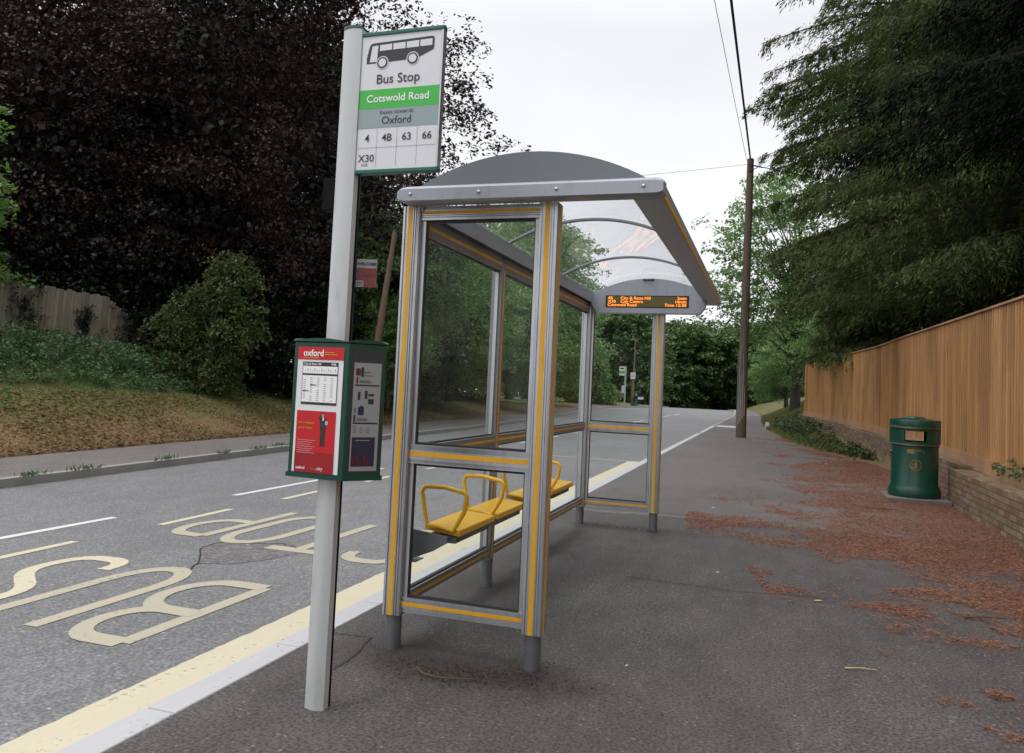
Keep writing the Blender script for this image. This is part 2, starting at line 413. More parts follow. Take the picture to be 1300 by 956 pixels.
g = link('ground', me, 'bank_ground'); tag(g, kind='structure')

def strip(name, fl, fr, z, mat, y0, y1, dy=1.0, nxs=1, parent=None, thick=0.0):
    mb = MB(); yy = list(np.arange(y0, y1, dy)) + [y1]
    vs = []
    for y in yy:
        for i in range(nxs + 1):
            x = fl(y) + (fr(y) - fl(y)) * i / nxs; vs.append((x, y, z + drop(y)))
    n = nxs + 1
    mb.add(vs, [(j * n + i, j * n + i + 1, (j + 1) * n + i + 1, (j + 1) * n + i) for j in range(len(yy) - 1) for i in range(nxs)])
    if thick:   # closed kerb body
        top = len(mb.v)
        mb.add([(x, y, zz - thick) for (x, y, zz) in vs], [((j + 1) * n + i, (j + 1) * n + i + 1, j * n + i + 1, j * n + i) for j in range(len(yy) - 1) for i in range(nxs)])
        for e in (0, nxs):
            for j in range(len(yy) - 1):
                a, b = j * n + e, (j + 1) * n + e; mb.f.append((a, b, b + top, a + top)); mb.m.append(0)
        mb.f.append(tuple(range(n)) + tuple(top + i for i in range(n))[::-1]); mb.m.append(0)
    return mb.build(name, mat, parent)
ROADZ = -.11
road = strip('road', lambda y: KL(y) - .02, lambda y: KR(y) - .12, ROADZ, 'road_asphalt', -30, 168, 1.0, 8); tag(road, kind='structure')
fk = strip('far_kerb', lambda y: KL(y) - .13, lambda y: KL(y), .0, 'concrete', -30, 168, .9, 1, None, .3); tag(fk, kind='structure')
fp = strip('far_footpath', lambda y: KL(y) - 2.0, lambda y: KL(y) - .13, -.006, 'far_path_asphalt', -30, 168, 1.0, 4); tag(fp, kind='structure')
# near kerb: painted white stones
kb = MB()
for (a, b) in [(-30, 29.3), (30.4, 37.5)]:
    y = a
    while y < b - .01:
        y2 = min(b, y + .91); kb.box(KR(y) - .15, KR(y), y + .004, y2 - .004, -.3, .006 + .003 * math.sin(y * 7)); y = y2
o = kb.build('kerb', 'kerb_white', None, bevel=.008); tag(o, kind='structure')
o = strip('kerb', lambda y: KR(y) - .15, lambda y: KR(y), .002, 'concrete', 29.3, 30.4, .5, 1, None, .3); tag(o, kind='structure')
o = strip('kerb', lambda y: KR(y) - .15, lambda y: KR(y), .002, 'concrete', 37.5, 168, 1, 1, None, .3); tag(o, kind='structure')

# pavement with litter mask
def fbm(x, y, s, o=4):
    v = 0; a = 1; t = 0
    for i in range(o):
        v += a * mnoise.noise((x * s, y * s, i * 7.3)); t += a; a *= .6; s *= 2.1
    return v / t
LB = [(3, 2.4), (4.5, 1.6), (5.5, 1.3), (5.9, .95), (7, .75), (7.8, .2), (9.5, 0.0), (11.3, .1), (14, .4), (17, .6), (19, .8), (24, .7), (30, .45), (36, .1)]
def needle_density(x, y):
    e = x - itp(y, LB)
    if e < -.9: return 0
    n = fbm(x * .8, y * .8, 1.1)
    base = min(1, max(0, (e + .25) / 1.1))
    n = n + .5 * fbm(x, y, 4.5, 3)
    v = base * .74 + n * 1.5 - .15 + (.2 if x > 2.1 else 0)
    if 9.0 < y < 9.8 and -.9 < x < .3: v = max(v, .25 + n)
    if 12 < y < 14 and x < 1.7: v -= .18
    return max(.012 if e > -.5 else 0, min(1, max(0, v * 1.9)) ** 1.1)
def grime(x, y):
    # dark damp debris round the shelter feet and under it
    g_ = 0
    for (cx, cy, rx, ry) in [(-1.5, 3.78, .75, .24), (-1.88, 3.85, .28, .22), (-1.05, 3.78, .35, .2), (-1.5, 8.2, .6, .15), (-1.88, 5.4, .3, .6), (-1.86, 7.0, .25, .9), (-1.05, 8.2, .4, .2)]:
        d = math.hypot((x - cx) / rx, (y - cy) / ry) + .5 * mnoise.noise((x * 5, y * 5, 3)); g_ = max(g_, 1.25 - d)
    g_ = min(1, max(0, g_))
    # lighter worn surface farther away
    lt = min(1, max(0, (y - 9.3) / .25)) * (.35 + .35 * mnoise.noise((x * .4, y * .3, 9)))
    lt = max(lt, .0)
    if abs(y - 9.45 - .1 * x) < .05 and x < .9: lt = .8
    return g_, lt
PY = list(np.arange(-2, 30, .09)) ; PY = [-30, -20, -10, -5] + PY + list(np.arange(30, 60, .8)) + list(np.arange(60, 168, 2))
npx = 64; pv = []; pc = []
for y in PY:
    x0 = KR(y); x1 = RE(y)
    for i in range(npx + 1):
        x = x0 + (x1 - x0) * i / npx; pv.append((x, y, .0 + drop(y) + .004 * mnoise.noise((x, y, 1))))
        gm, lt = grime(x, y); nd = needle_density(x, y) if 2 < y < 40 else 0
        pc += [nd, gm, lt, 1]
k = npx + 1
pf = [(j * k + i, j * k + i + 1, (j + 1) * k + i + 1, (j + 1) * k + i) for j in range(len(PY) - 1) for i in range(npx)]
me = bpy.data.meshes.new('pavement'); me.from_pydata(pv, [], pf)
at = me.attributes.new('grime', 'FLOAT_COLOR', 'POINT'); at.data.foreach_set('color', pc)
me.polygons.foreach_set('use_smooth', [True] * len(pf))
pave = link('pavement', me, 'pavement_asphalt'); tag(pave, kind='structure')
mb = MB()
for (x0, x1, y0, y1) in [(-2.2, -.9, 36.5, 38.3)]:
    for i in range(3):
        for j in range(4): mb.box(x0 + i * .43, x0 + i * .43 + .42, y0 + j * .45, y0 + j * .45 + .44, 0, .015)
simple('pale_paver', (.45, .44, .47), .8, 0, .1, 4)
mb.build('tactile_paving', 'pale_paver', pave)

# road markings
def stroke_mesh(mb, pts, w, z, mi=0, closed=False):
    # constant-width stroke, pts in (x,y)
    P = [Vector((p[0], p[1])) for p in pts]; n = len(P); vs = []
    for i in range(n):
        if closed: a = P[i - 1]; c = P[(i + 1) % n]
        else: a = P[max(0, i - 1)]; c = P[min(n - 1, i + 1)]
        b = P[i]
        d1 = (b - a).normalized() if (b - a).length > 1e-9 else (c - b).normalized()
        d2 = (c - b).normalized() if (c - b).length > 1e-9 else d1
        t = (d1 + d2).normalized(); nrm = Vector((-t.y, t.x)); k = 1 / max(.5, nrm.dot(Vector((-d1.y, d1.x))))
        wx, wy = w if isinstance(w, tuple) else (w, w)
        off = Vector((nrm.x * wx, nrm.y * wy)) * .5 * k
        vs += [(b.x + off.x, b.y + off.y, z), (b.x - off.x, b.y - off.y, z)]
    m_ = n if closed else n - 1
    mb.add(vs, [(2 * i, 2 * i + 1, 2 * ((i + 1) % n) + 1, 2 * ((i + 1) % n)) for i in range(m_)], mi)
def arc2(cx, cy, rx, ry, a0, a1, n=14): return [(cx + rx * math.cos(R(a0 + (a1 - a0) * i / n)), cy + ry * math.sin(R(a0 + (a1 - a0) * i / n))) for i in range(n + 1)]
simple('seam_tar', (.035, .032, .031), .9)
for pts in ([(-2.2, 9.42), (-1.2, 9.50), (-.2, 9.46), (.8, 9.55), (1.6, 9.6)], [(-2.25, 3.95), (-2.05, 3.98), (-1.98, 3.62), (-2.0, 3.3)], [(-1.0, 6.1), (-.2, 6.05), (.5, 6.2)], [(-.2, 12.2), (.6, 12.1), (1.5, 12.25)]):
    q = []
    for i in range(len(pts) - 1):
        for t in np.linspace(0, 1, 12)[:-1]:
            x = pts[i][0] + (pts[i + 1][0] - pts[i][0]) * t; y = pts[i][1] + (pts[i + 1][1] - pts[i][1]) * t; q.append((x + .015 * mnoise.noise((x * 6, y * 6, 2)), y + .015 * mnoise.noise((x * 6, y * 6, 4))))
    mb = MB(); stroke_mesh(mb, q, .009, .0075); mb.build('tarmac_seam', 'seam_tar', pave)
def smooth2(p, k=4):
    out = []
    for i in range(len(p) - 1):
        a, b, c, d = p[max(0, i - 1)], p[i], p[i + 1], p[min(len(p) - 1, i + 2)]
        for q in range(k):
            t = q / k; out.append(tuple(.5 * (2 * b[m] + (c[m] - a[m]) * t + (2 * a[m] - 5 * b[m] + 4 * c[m] - d[m]) * t * t + (3 * b[m] - a[m] - 3 * c[m] + d[m]) * t ** 3) for m in (0, 1)))
    return out + [p[-1]]
# letters in unit box: u right, v up (reader's view)
LET = {
 'B': [[(0, 0), (0, 1)], [(0, 1), (.45, 1)] + arc2(.45, .77, .42, .23, 90, -90)[1:] + [(0, .54)], [(0, .54), (.5, .54)] + arc2(.5, .27, .5, .27, 90, -90)[1:] + [(0, 0)]],
 'U': [[(0, 1), (0, .3)] + arc2(.5, .3, .5, .3, 180, 360)[1:] + [(1, 1)]],
 'S': [smooth2([(.97, .80), (.92, .92), (.72, .99), (.5, 1.0), (.24, .985), (.06, .90), (.0, .79), (.05, .67), (.22, .585), (.5, .51), (.78, .43), (.95, .34), (1.0, .22), (.94, .09), (.76, .015), (.5, 0), (.26, .01), (.08, .07), (.02, .19)])],
 'T': [[(-.02, 1), (1.02, 1)], [(.5, 1), (.5, 0)]],
 'O': [arc2(.5, .7, .5, .3, 0, 180) + arc2(.5, .3, .5, .3, 180, 360)],
 'P': [[(0, 0), (0, 1)], [(0, 1), (.45, 1)] + arc2(.5, .74, .5, .26, 90, -90)[1:] + [(0, .48)]],
}
def letter(ch, xr, xl, ytop, ybot, mat, wx=.105, wy=.15):
    # driver looks towards -Y: letter's right is -X, up is -Y
    mb = MB()
    for k, st in enumerate(LET[ch]):
        pts = [(xr + (xl - xr) * u, ybot + (ytop - ybot) * v) for u, v in st]
        closed = ch == 'O'
        if closed: pts = pts[:-1]
        stroke_mesh(mb, pts, (wx, wy), ROADZ + .004 + .0006 * k, 0, closed)
    mb.build('painted_letter', mat, road)
letter('B', -3.39, -3.90, 3.60, 4.92, 'faded_marking')
letter('U', -4.07, -4.52, 3.60, 5.06, 'faded_marking')
letter('S', -4.74, -5.22, 3.62, 5.08, 'yellow_marking')
letter('S', -2.98, -3.46, 6.02, 7.50, 'faded_marking')
letter('T', -3.63, -4.19, 6.10, 7.52, 'faded_marking')
letter('O', -4.36, -4.82, 6.12, 7.60, 'faded_marking')
letter('P', -5.00, -5.42, 6.20, 7.72, 'faded_marking')
mb = MB()
yy = np.arange(-6, 17.3, .04)
for j, y in enumerate(yy):
    e = .014 * mnoise.noise((0, y * 9, 0)) + .012 * mnoise.noise((4, y * 31, 0))
    y2 = min(17.3, y + .04); e2 = .014 * mnoise.noise((0, y2 * 9, 0)) + .012 * mnoise.noise((4, y2 * 31, 0))
    mb.quad((-2.88 + e, y, ROADZ + .004), (-2.50, y, ROADZ + .004), (-2.50, y2, ROADZ + .004), (-2.88 + e2, y2, ROADZ + .004))
mb.build('kerbside_line', 'yellow_marking', road)
mb = MB(); mb.quad((-5.75, 17.22, ROADZ + .004), (-2.885, 17.22, ROADZ + .004), (-2.885, 17.34, ROADZ + .004), (-5.75, 17.34, ROADZ + .004))
mb.build('cage_end_line', 'faded_marking', road)
for (a, b) in [(-3, -1.8), (-.5, .8), (1.7, 2.9), (4.2, 5.45), (6.42, 7.55), (8.5, 9.7), (10.6, 11.8), (12.8, 14), (15, 16.2)]:
    mb = MB(); stroke_mesh(mb, [(-5.68, a), (-5.72, b)], .085, ROADZ + .004); mb.build('cage_dash', 'yellow_marking', road)
for a in [-9.5, -3.5, 2.5, 8.4, 14.4, 20.4, 26.4, 32.4, 38.4, 44.4, 50.4, 56.4]:
    mb = MB(); stroke_mesh(mb, [(-6.33, a), (-6.33, a + 2), (-6.33, a + 4.0)], .09, ROADZ + .004); mb.build('centre_dash', 'white_marking', road)
# patched pothole
mb = MB(); c = (-4.55, 6.0); n = 40; ring = []
pth = [(222, 707), (240, 699), (252, 692), (270, 688), (295, 693), (315, 697), (333, 706), (339, 708), (320, 710), (290, 712), (262, 712), (240, 708)]
pw = [(-4.29, 5.30), (-4.46, 5.53), (-4.64, 5.74), (-4.68, 6.02), (-4.38, 6.14), (-4.18, 6.26), (-3.86, 6.16), (-3.76, 6.18), (-3.82, 5.98), (-3.92, 5.66), (-4.04, 5.42), (-4.19, 5.36)]
fine = []
for i in range(len(pw)):
    a = pw[i]; b = pw[(i + 1) % len(pw)]
    for t in (0, .25, .5, .75):
        x = a[0] + (b[0] - a[0]) * t; y = a[1] + (b[1] - a[1]) * t
        fine.append((x + .02 * mnoise.noise((x * 9, y * 9, 5)), y + .03 * mnoise.noise((x * 9, y * 9, 8))))
mb.add([(x, y, ROADZ + .003) for x, y in fine], [tuple(range(len(fine)))])
asphalt('patch_asphalt', (.17, .158, .158), (.21, .195, .195), 40)
mb.build('road_patch', 'patch_asphalt', road)
mb = MB(); stroke_mesh(mb, [(-4.21, 5.12), (-4.27, 5.22)] + fine[0:27], .014, ROADZ + .0045)
simple('crack_tar', (.02, .018, .017), .9)
mb.build('crack', 'crack_tar', road)

# ---------------------------------------------------------------- foliage generators
def leaf_mesh(name, P, U, V, tint, mats, parent=None, kind=None):
    """diamond leaves; P centres, U half-length vectors, V half-width vectors (numpy Nx3)"""
    n = len(P); co = np.empty((n, 4, 3), np.float32)
    co[:, 0] = P - U; co[:, 1] = P + V * 1.0 + U * .1; co[:, 2] = P + U; co[:, 3] = P - V * 1.0 + U * .1
    me = bpy.data.meshes.new(name); me.vertices.add(n * 4); me.vertices.foreach_set('co', co.ravel())
    me.loops.add(n * 4); me.loops.foreach_set('vertex_index', np.arange(n * 4, dtype=np.int32))
    me.polygons.add(n); me.polygons.foreach_set('loop_start', np.arange(0, n * 4, 4, dtype=np.int32))
    me.polygons.foreach_set('loop_total', np.full(n, 4, np.int32)); me.update(calc_edges=True)
    a = me.attributes.new('tint', 'FLOAT', 'POINT'); a.data.foreach_set('value', np.repeat(tint, 4).astype(np.float32))
    return link(name, me, mats, parent)
def unit(a): return a / np.maximum(np.linalg.norm(a, axis=1, keepdims=True), 1e-9)
def spray(rng, centres, outward, per, spread, leaf, flat=.35, droop=.3, tjit=.5, aspect=.55):
    """flattened leaf sprays round cluster centres"""
    k = len(centres); c = np.repeat(centres, per, 0); o = np.repeat(outward, per, 0); s = np.repeat(spread, per)[:, None]
    up = np.array([0, 0, 1.0]); side = unit(np.cross(o, up) + 1e-4)
    o2 = unit(o * np.array([1, 1, .3])); nn = np.cross(side, o2)
    g = rng.normal(size=(k * per, 3)); g[:, :2] *= np.minimum(1, 1.35 / np.maximum(1e-6, np.linalg.norm(g[:, :2], axis=1, keepdims=True)))
    P = c + s * (side * g[:, :1] * .55 + o2 * g[:, 1:2] * .62 + nn * g[:, 2:3] * flat * .5)
    P[:, 2] -= droop * np.abs(g[:, 1] * .62) ** 1.4 * s[:, 0] + droop * .3 * np.abs(g[:, 0]) * s[:, 0]
    d = unit(o2 + rng.normal(size=P.shape) * .7 + np.array([0, 0, -.45 * droop]))
    w = unit(np.cross(d, unit(nn + rng.normal(size=P.shape) * .55)))
    sz = leaf * (.65 + .7 * rng.random((len(P), 1)))
    tint = np.clip(np.repeat(rng.random(k), per) * (1 - tjit) + rng.random(len(P)) * tjit, 0, 1)
    return P, d * sz * .5, w * sz * .5 * aspect, tint
def shell(rng, n, c, r, inner=.55, zmin=None, bump=.18, seed=0):
    d = unit(rng.normal(size=(n, 3))); rad = inner + (1 - inner) * rng.random(n) ** .6
    bm = np.array([1 + bump * 2 * mnoise.noise((x * 2.2 + seed, y * 2.2, z * 2.2)) for x, y, z in d])
    P = np.array(c) + d * np.array(r) * (rad * bm)[:, None]
    o = unit(d * np.array([1, 1, .5]))
    if zmin is not None:
        kx = P[:, 2] > zmin; P, o = P[kx], o[kx]
    return P, o
def limbs(mb, rng, base, top, r0, targets, rmin=.02, n=6):
    base = np.array(base, float); top = np.array(top, float)
    pts = [base + (top - base) * t + rng.normal(size=3) * .12 * t * np.array([1, 1, 0]) for t in np.linspace(0, 1, 7)]
    rads = [r0 * 1.25] + [r0 * (1 - .8 * t) for t in np.linspace(0, 1, 7)[1:]]
    mb.tube(pts, rads, 10)
    for T in targets:
        z0 = base[2] + (T[2] - base[2]) * rng.uniform(.35, .75); t = min(.95, max(.12, (z0 - base[2]) / (top[2] - base[2])))
        s = base + (top - base) * t; mid = (s + T) / 2 + np.array([0, 0, .15 * np.linalg.norm(T - s)]) + rng.normal(size=3) * .15
        q = [s, s * .6 + mid * .4, mid, mid * .45 + T * .55, T]
        rr = max(rmin * 2, r0 * .35 * (1 - t * .6)); mb.tube(q, [rr, rr * .75, rr * .5, rr * .3, rmin * .5], 5)
def broad_tree(name, label, cat, loc, lobes, nclu, per, leaf, leafmat, barkmat, H, r0, seed, group=None, droop=.35, spread=(.5, 1.0), flat=.35, zmin=None, nlimb=40, inner=.5, aspect=.55, bump=.2, core=0, core_blocker=.5, thin=0.0):
    rng = np.random.default_rng(seed); t = empty(name, loc); tag(t, label, cat, group)
    Ps = []; Os = []; tot = sum(l[1][0] * l[1][2] for l in lobes)
    for k, (c, r) in enumerate(lobes):
        P, o = shell(rng, int(nclu * r[0] * r[2] / tot), c, r, inner, zmin, bump, seed + k * 3.7); Ps.append(P); Os.append(o)
    P = np.concatenate(Ps); O = np.concatenate(Os)
    if thin:
        kp = np.array([mnoise.noise((p[0] * .42, p[1] * .42, p[2] * .6 + seed)) > -thin + .12 * rng.normal() for p in P]); P = P[kp]; O = O[kp]
    sp = rng.uniform(spread[0], spread[1], len(P))
    a = spray(rng, P, O, per, sp, leaf, flat, droop, .5, aspect)
    if core:  # oversized darkest-tint leaves added inside the crown to block sky
        cs = [shell(rng, int(core * r[0] * r[2] / tot), c, np.array(r) * .74, .55, None, bump, seed + k * 3.7)[0] for k, (c, r) in enumerate(lobes)]; cs = np.concatenate(cs); n_ = len(cs)
        d_ = unit(rng.normal(size=(n_, 3))); w_ = unit(np.cross(d_, rng.normal(size=(n_, 3))))
        a = tuple(np.concatenate([x_, y_]) for x_, y_ in zip(a, (cs, d_ * core_blocker * .5, w_ * core_blocker * .35, np.zeros(n_))))
    leaf_mesh('crown', *a, leafmat, t)
    mb = MB(); idx = rng.choice(len(P), min(nlimb, len(P)), replace=False)
    limbs(mb, rng, (0, 0, -.3), (0, 0, H * .85), r0, P[idx] * .97)
    mb.build('trunk', barkmat, t, smooth=True); return t
def copy_tree(src, loc, rz=0, sc_=1.0, label=None, group=None):
    r = src.copy(); COL.objects.link(r); r.location = loc; r.rotation_euler = (0, 0, rz); r.scale = (sc_, sc_, sc_) if isinstance(sc_, (int, float)) else sc_
    if label: r['label'] = label
    if group: r['group'] = group
    for ch in list(src.children):
        c = ch.copy(); COL.objects.link(c); c.parent = r
        for g2 in ch.children:
            d = g2.copy(); COL.objects.link(d); d.parent = c
    return r
def conifer(name, label, loc, H, Rr, zlow, nb, seed, leafmat, group=None, r0=.28, leaf=.13, step=.33, per=26, az=None, droop=.5, label_cat='conifer', low=1.0, barkm='bark_red'):
    rng = np.random.default_rng(seed); t = empty(name, loc); tag(t, label, label_cat, group)
    mb = MB(); mb.tube([(0, 0, -.3), (.05, .05, H * .3), (-.05, 0, H * .65), (0, 0, H)], [r0 * 1.25, r0, r0 * .6, .03], 12)
    C = []; D = []; S = []
    for b in range(nb):
        f = rng.random() ** 1.15; z = zlow + (H - zlow) * f
        Lb = Rr * (1 - f) ** .75 * rng.uniform(.72, 1.12) * min(1, low + (1 - low) * (z - zlow) / 10) + .5
        a = rng.uniform(0, 2 * PI) if az is None else rng.uniform(*az)
        d = np.array([math.cos(a), math.sin(a), 0]); pts = []
        k = 6
        for i in range(k + 1):
            s = i / k; zz = z + Lb * (.10 * s - droop * s * s * .6 + .12 * max(0, s - .75)); pts.append(d * Lb * s + np.array([0, 0, zz]))
        r_ = .012 + .010 * Lb; mb.tube(pts, [r_ * (1 - .85 * i / k) for i in range(k + 1)], 4)
        m_ = max(3, int(Lb / step)); side = np.array([-d[1], d[0], 0])
        for q in range(m_):
            s = .22 + .78 * (q + rng.random()) / m_; i0 = min(k - 1, int(s * k)); fr_ = s * k - i0
            p = np.array(pts[i0]) * (1 - fr_) + np.array(pts[i0 + 1]) * fr_
            w = (1.05 - s) * .30 * Lb ** .8 + .12
            for sd in (-1, 1):
                dd = d * .75 + side * sd * rng.uniform(.5, 1.0) + np.array([0, 0, -.25 - .5 * rng.random() * droop])
                dd /= np.linalg.norm(dd); C.append(p); D.append(dd); S.append(w * rng.uniform(.7, 1.5))
    C = np.array(C); D = np.array(D); S = np.array(S); n = len(C)
    c = np.repeat(C, per, 0); dd = np.repeat(D, per, 0); ss = np.repeat(S, per)[:, None]
    u = rng.random((n * per, 1)) ** .8; g_ = rng.normal(size=(n * per, 3))
    P = c + dd * ss * u * 1.6 + g_ * np.array([.07, .07, .05]); P[:, 2] -= (u[:, 0] ** 1.3) * ss[:, 0] * 1.1 * rng.random(n * per)
    lat = unit(np.cross(dd, np.array([0, 0, 1.0])))
    ld = unit(dd * .8 + lat * rng.normal(size=(n * per, 1)) * .5 + np.array([0, 0, -1.0]) * rng.random((n * per, 1)) + rng.normal(size=P.shape) * .2)
    w = unit(np.cross(ld, unit(rng.normal(size=P.shape) * .6 + np.array([0, 0, 1]))))
    sz = leaf * (.6 + .9 * rng.random((len(P), 1)))
    tint = np.clip(np.repeat(rng.random(n), per) * .5 + rng.random(n * per) * .3 + u[:, 0] * .25, 0, 1)
    leaf_mesh('crown', P, ld * sz * .5, w * sz * .5 * .19, tint, leafmat, t)
    mb.build('trunk', barkm, t, smooth=True); return t

# ---- copper beech and other trees left of the road
beech = broad_tree('copper_beech', 'huge dark purple copper beech whose ragged edge shows behind the bus stop flag', 'tree', (-17.5, 23.5, 1.6),
    [((0, 0, 7.6), (8.3, 6.8, 6.8)), ((-2.2, -3.2, 4.2), (5.6, 3.6, 3.8)), ((-5, -4, 6), (5, 4, 5)), ((-1, -1, 12), (6.2, 5, 4.4))],
    3400, 66, .14, 'copper_leaf', 'bark_dark', 12, .45, 11, droop=.55, spread=(.5, 1.05), flat=.2, nlimb=90, inner=.72, core=26000, core_blocker=.24, thin=.10)
copy_tree(beech, (-28.5, 22.0, 1.8), 2.1, 1.08, 'dark purple copper beech filling the top left corner of the photo')
copy_tree(beech, (-24.5, 31.0, 1.8), 4.0, 1.1, 'dark copper beech farther back, seen only through gaps between the two front ones')
copy_tree(beech, (-29.5, 36.0, 2.0), 1.0, 1.25, 'tall dark copper beech in the back row, showing only between the front crowns')
copy_tree(beech, (-40.0, 30.0, 2.0), 5.0, 1.2, 'dark copper beech farthest left in the back row')
syc = broad_tree('sycamore_tree', 'bright green leafy tree poking in at the left edge of the photo', 'tree', (-18.9, 11.5, 1.8),
    [((0, 0, 3.4), (3.0, 3.0, 3.6)), ((.3, .5, 1.4), (2.4, 2.4, 1.6))], 420, 60, .13, 'broad_light', 'bark_grey', 6, .14, 5, droop=.3, spread=(.25, .5), nlimb=40)
# dark laurels below the beech
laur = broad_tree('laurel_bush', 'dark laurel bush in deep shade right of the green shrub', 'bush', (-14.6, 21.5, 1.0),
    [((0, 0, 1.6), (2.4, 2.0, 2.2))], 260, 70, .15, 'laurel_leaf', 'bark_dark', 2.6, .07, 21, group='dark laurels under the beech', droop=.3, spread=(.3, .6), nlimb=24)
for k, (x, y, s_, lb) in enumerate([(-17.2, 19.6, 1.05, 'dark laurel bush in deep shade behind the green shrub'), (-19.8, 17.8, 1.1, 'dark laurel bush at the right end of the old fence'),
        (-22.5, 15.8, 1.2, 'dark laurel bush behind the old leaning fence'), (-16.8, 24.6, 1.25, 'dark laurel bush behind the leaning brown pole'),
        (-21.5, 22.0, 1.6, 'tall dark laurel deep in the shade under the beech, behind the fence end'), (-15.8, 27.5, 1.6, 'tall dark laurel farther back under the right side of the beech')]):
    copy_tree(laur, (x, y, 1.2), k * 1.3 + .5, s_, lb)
shr = broad_tree('green_shrub', 'yellow-green shrub with hanging leafy stems on the bank beneath the beech', 'shrub', (-13.9, 17.1, 1.0),
    [((.2, 0, .6), (.95, .7, .7)), ((-1.0, 0, 1.2), (1.0, .7, .9)), ((-.9, .1, 2.0), (.8, .7, .8)), ((.5, .1, 3.0), (.8, .6, .9)), ((.9, 0, 1.7), (.6, .6, .8))], 300, 40, .10, 'shrub_leaf', 'bark_dark', 2.6, .04, 31, droop=1.3, spread=(.18, .40), nlimb=14, inner=.35)
# mid green trees seen through the glass
mid = broad_tree('roadside_tree', 'leafy mid-green tree on the left bank seen through the first glass bay of the shelter', 'tree', (-13.3, 32.0, .9),
    [((0, 0, 4.6), (3.0, 3.0, 3.4)), ((1.0, -1.0, 2.4), (2.3, 2.0, 2.2)), ((-1.5, .5, 6), (2, 2, 2))], 700, 60, .14, 'broad_leaf', 'bark_grey', 7, .17, 41, group='green trees along the left of the road', droop=.3, spread=(.35, .8), nlimb=50)
for k, (x, y, s_, lb) in enumerate([(-14.6, 40, 1.15, 'leafy green tree seen through the middle glass bay, just beyond the first one'),
        (-15.8, 48, 1.45, 'tall leafy green tree showing through the clear shelter roof on the left of the road'),
        (-12.5, 25.6, .86, 'leafy green tree nearest the beech, behind the near glass pane'),
        (-19.5, 35, 1.3, 'leafy green tree set back behind the first two roadside trees'),
        (-17.5, 57, 1.75, 'tall green tree behind the pale green hedge'), (-22, 68, 1.9, 'tall green tree left of the distant bus stop')]):
    copy_tree(mid, (x, y, 1.0), k * 1.7 + 1, s_, lb)
copy_tree(mid, (-12.2, 24.0, .6), 3.0, .40, 'low leafy green tree on the bank just right of the leaning pole')
hedge = broad_tree('cypress_hedge', 'pale green tapering hedge tree left of the distant bus stop, seen through the far glass', 'hedge', (-16.2, 75.0, .1),
    [((-.4, 0, 1.6), (2.3, 2.8, 2.2)), ((.3, 0, 3.9), (1.0, 1.6, 2.3)), ((1.3, 0, .9), (1.3, 1.6, 1.3)), ((-2, 0, 3), (1.6, 2, 2.5))], 460, 50, .26, 'broad_light', 'bark_grey', 4.5, .1, 51, droop=.9, spread=(.4, .8), nlimb=12)
# far woodland
wood_ = broad_tree('woodland_tree', 'tall dark green tree behind the distant lamp post', 'tree', (-16, 96, -.5),
    [((0, 0, 6.2), (4.6, 4.2, 6.0)), ((1.5, -1.5, 3.2), (3.6, 3.2, 3.2)), ((-1.0, 0, 10), (3, 3, 2.6))], 620, 40, .42, 'wood_leaf', 'bark_dark', 10, .2, 61, group='dark trees closing the view at the end of the road', droop=.4, spread=(.6, 1.3), nlimb=24)
WL = [(-30, 92, 1.1), (-23, 98, 1.2), (-10.5, 112, 1.1), (-4.5, 116, 1.15), (1, 112, 1.2), (6, 104, 1.2), (-1.5, 128, 1.4), (-14, 128, 1.5), (-27, 112, 1.5), (4, 90, .9), (-36, 84, 1.2), (-20, 110, 1.4), (-7.5, 122, 1.3)]
WD = ['far left dark tree beyond the tall green tree', 'dark tree just left of the distant lamp post', 'dark tree over the road crest right of the shelter post', 'dark tree over the road crest midway to the wooden pole',
      'dark tree directly left of the wooden utility pole', 'dark tree just right of the wooden utility pole', 'taller dark tree behind the ones left of the utility pole', 'taller dark tree behind the distant bus stop', 'tall dark tree behind the hedge tree',
      'small dark tree on the right verge beyond the grass bank', 'dark tree at the far left of the layby', 'dark tree in the second row behind the distant bus stop', 'dark tree in the second row above the road crest']
for k, ((x, y, s_), lb) in enumerate(zip(WL, WD)): copy_tree(wood_, (x, y, drop(y) * .8), k * 2.3, s_, lb)
# right side deciduous behind the pole
dec = broad_tree('ash_tree', 'leafy green tree with sky gaps standing behind the wooden utility pole', 'tree', (1.4, 47, 1.0),
    [((-1.0, 0, 9.4), (4.0, 4, 4.0)), ((-2.2, -1, 6.4), (3.0, 3, 2.6)), ((1.2, 0, 5.5), (3.4, 3, 4)), ((-.5, 0, 12.0), (2.2, 2, 1.8))], 620, 50, .20, 'broad_leaf', 'bark_grey', 12, .26, 71, droop=.3, spread=(.4, .9), nlimb=60, inner=.35, bump=.3)
copy_tree(dec, (4.6, 42, 1.2), 2.2, .8, 'leafy green tree between the ash by the pole and the end of the board fence')
low = copy_tree(mid, (2.9, 39.5, 1.0), 2.0, .62, 'low leafy tree over the grass bank at the far end of the fence')
low2 = copy_tree(mid, (1.2, 60, 1.0), 3.4, .8, 'leafy tree on the right verge just past the utility pole')
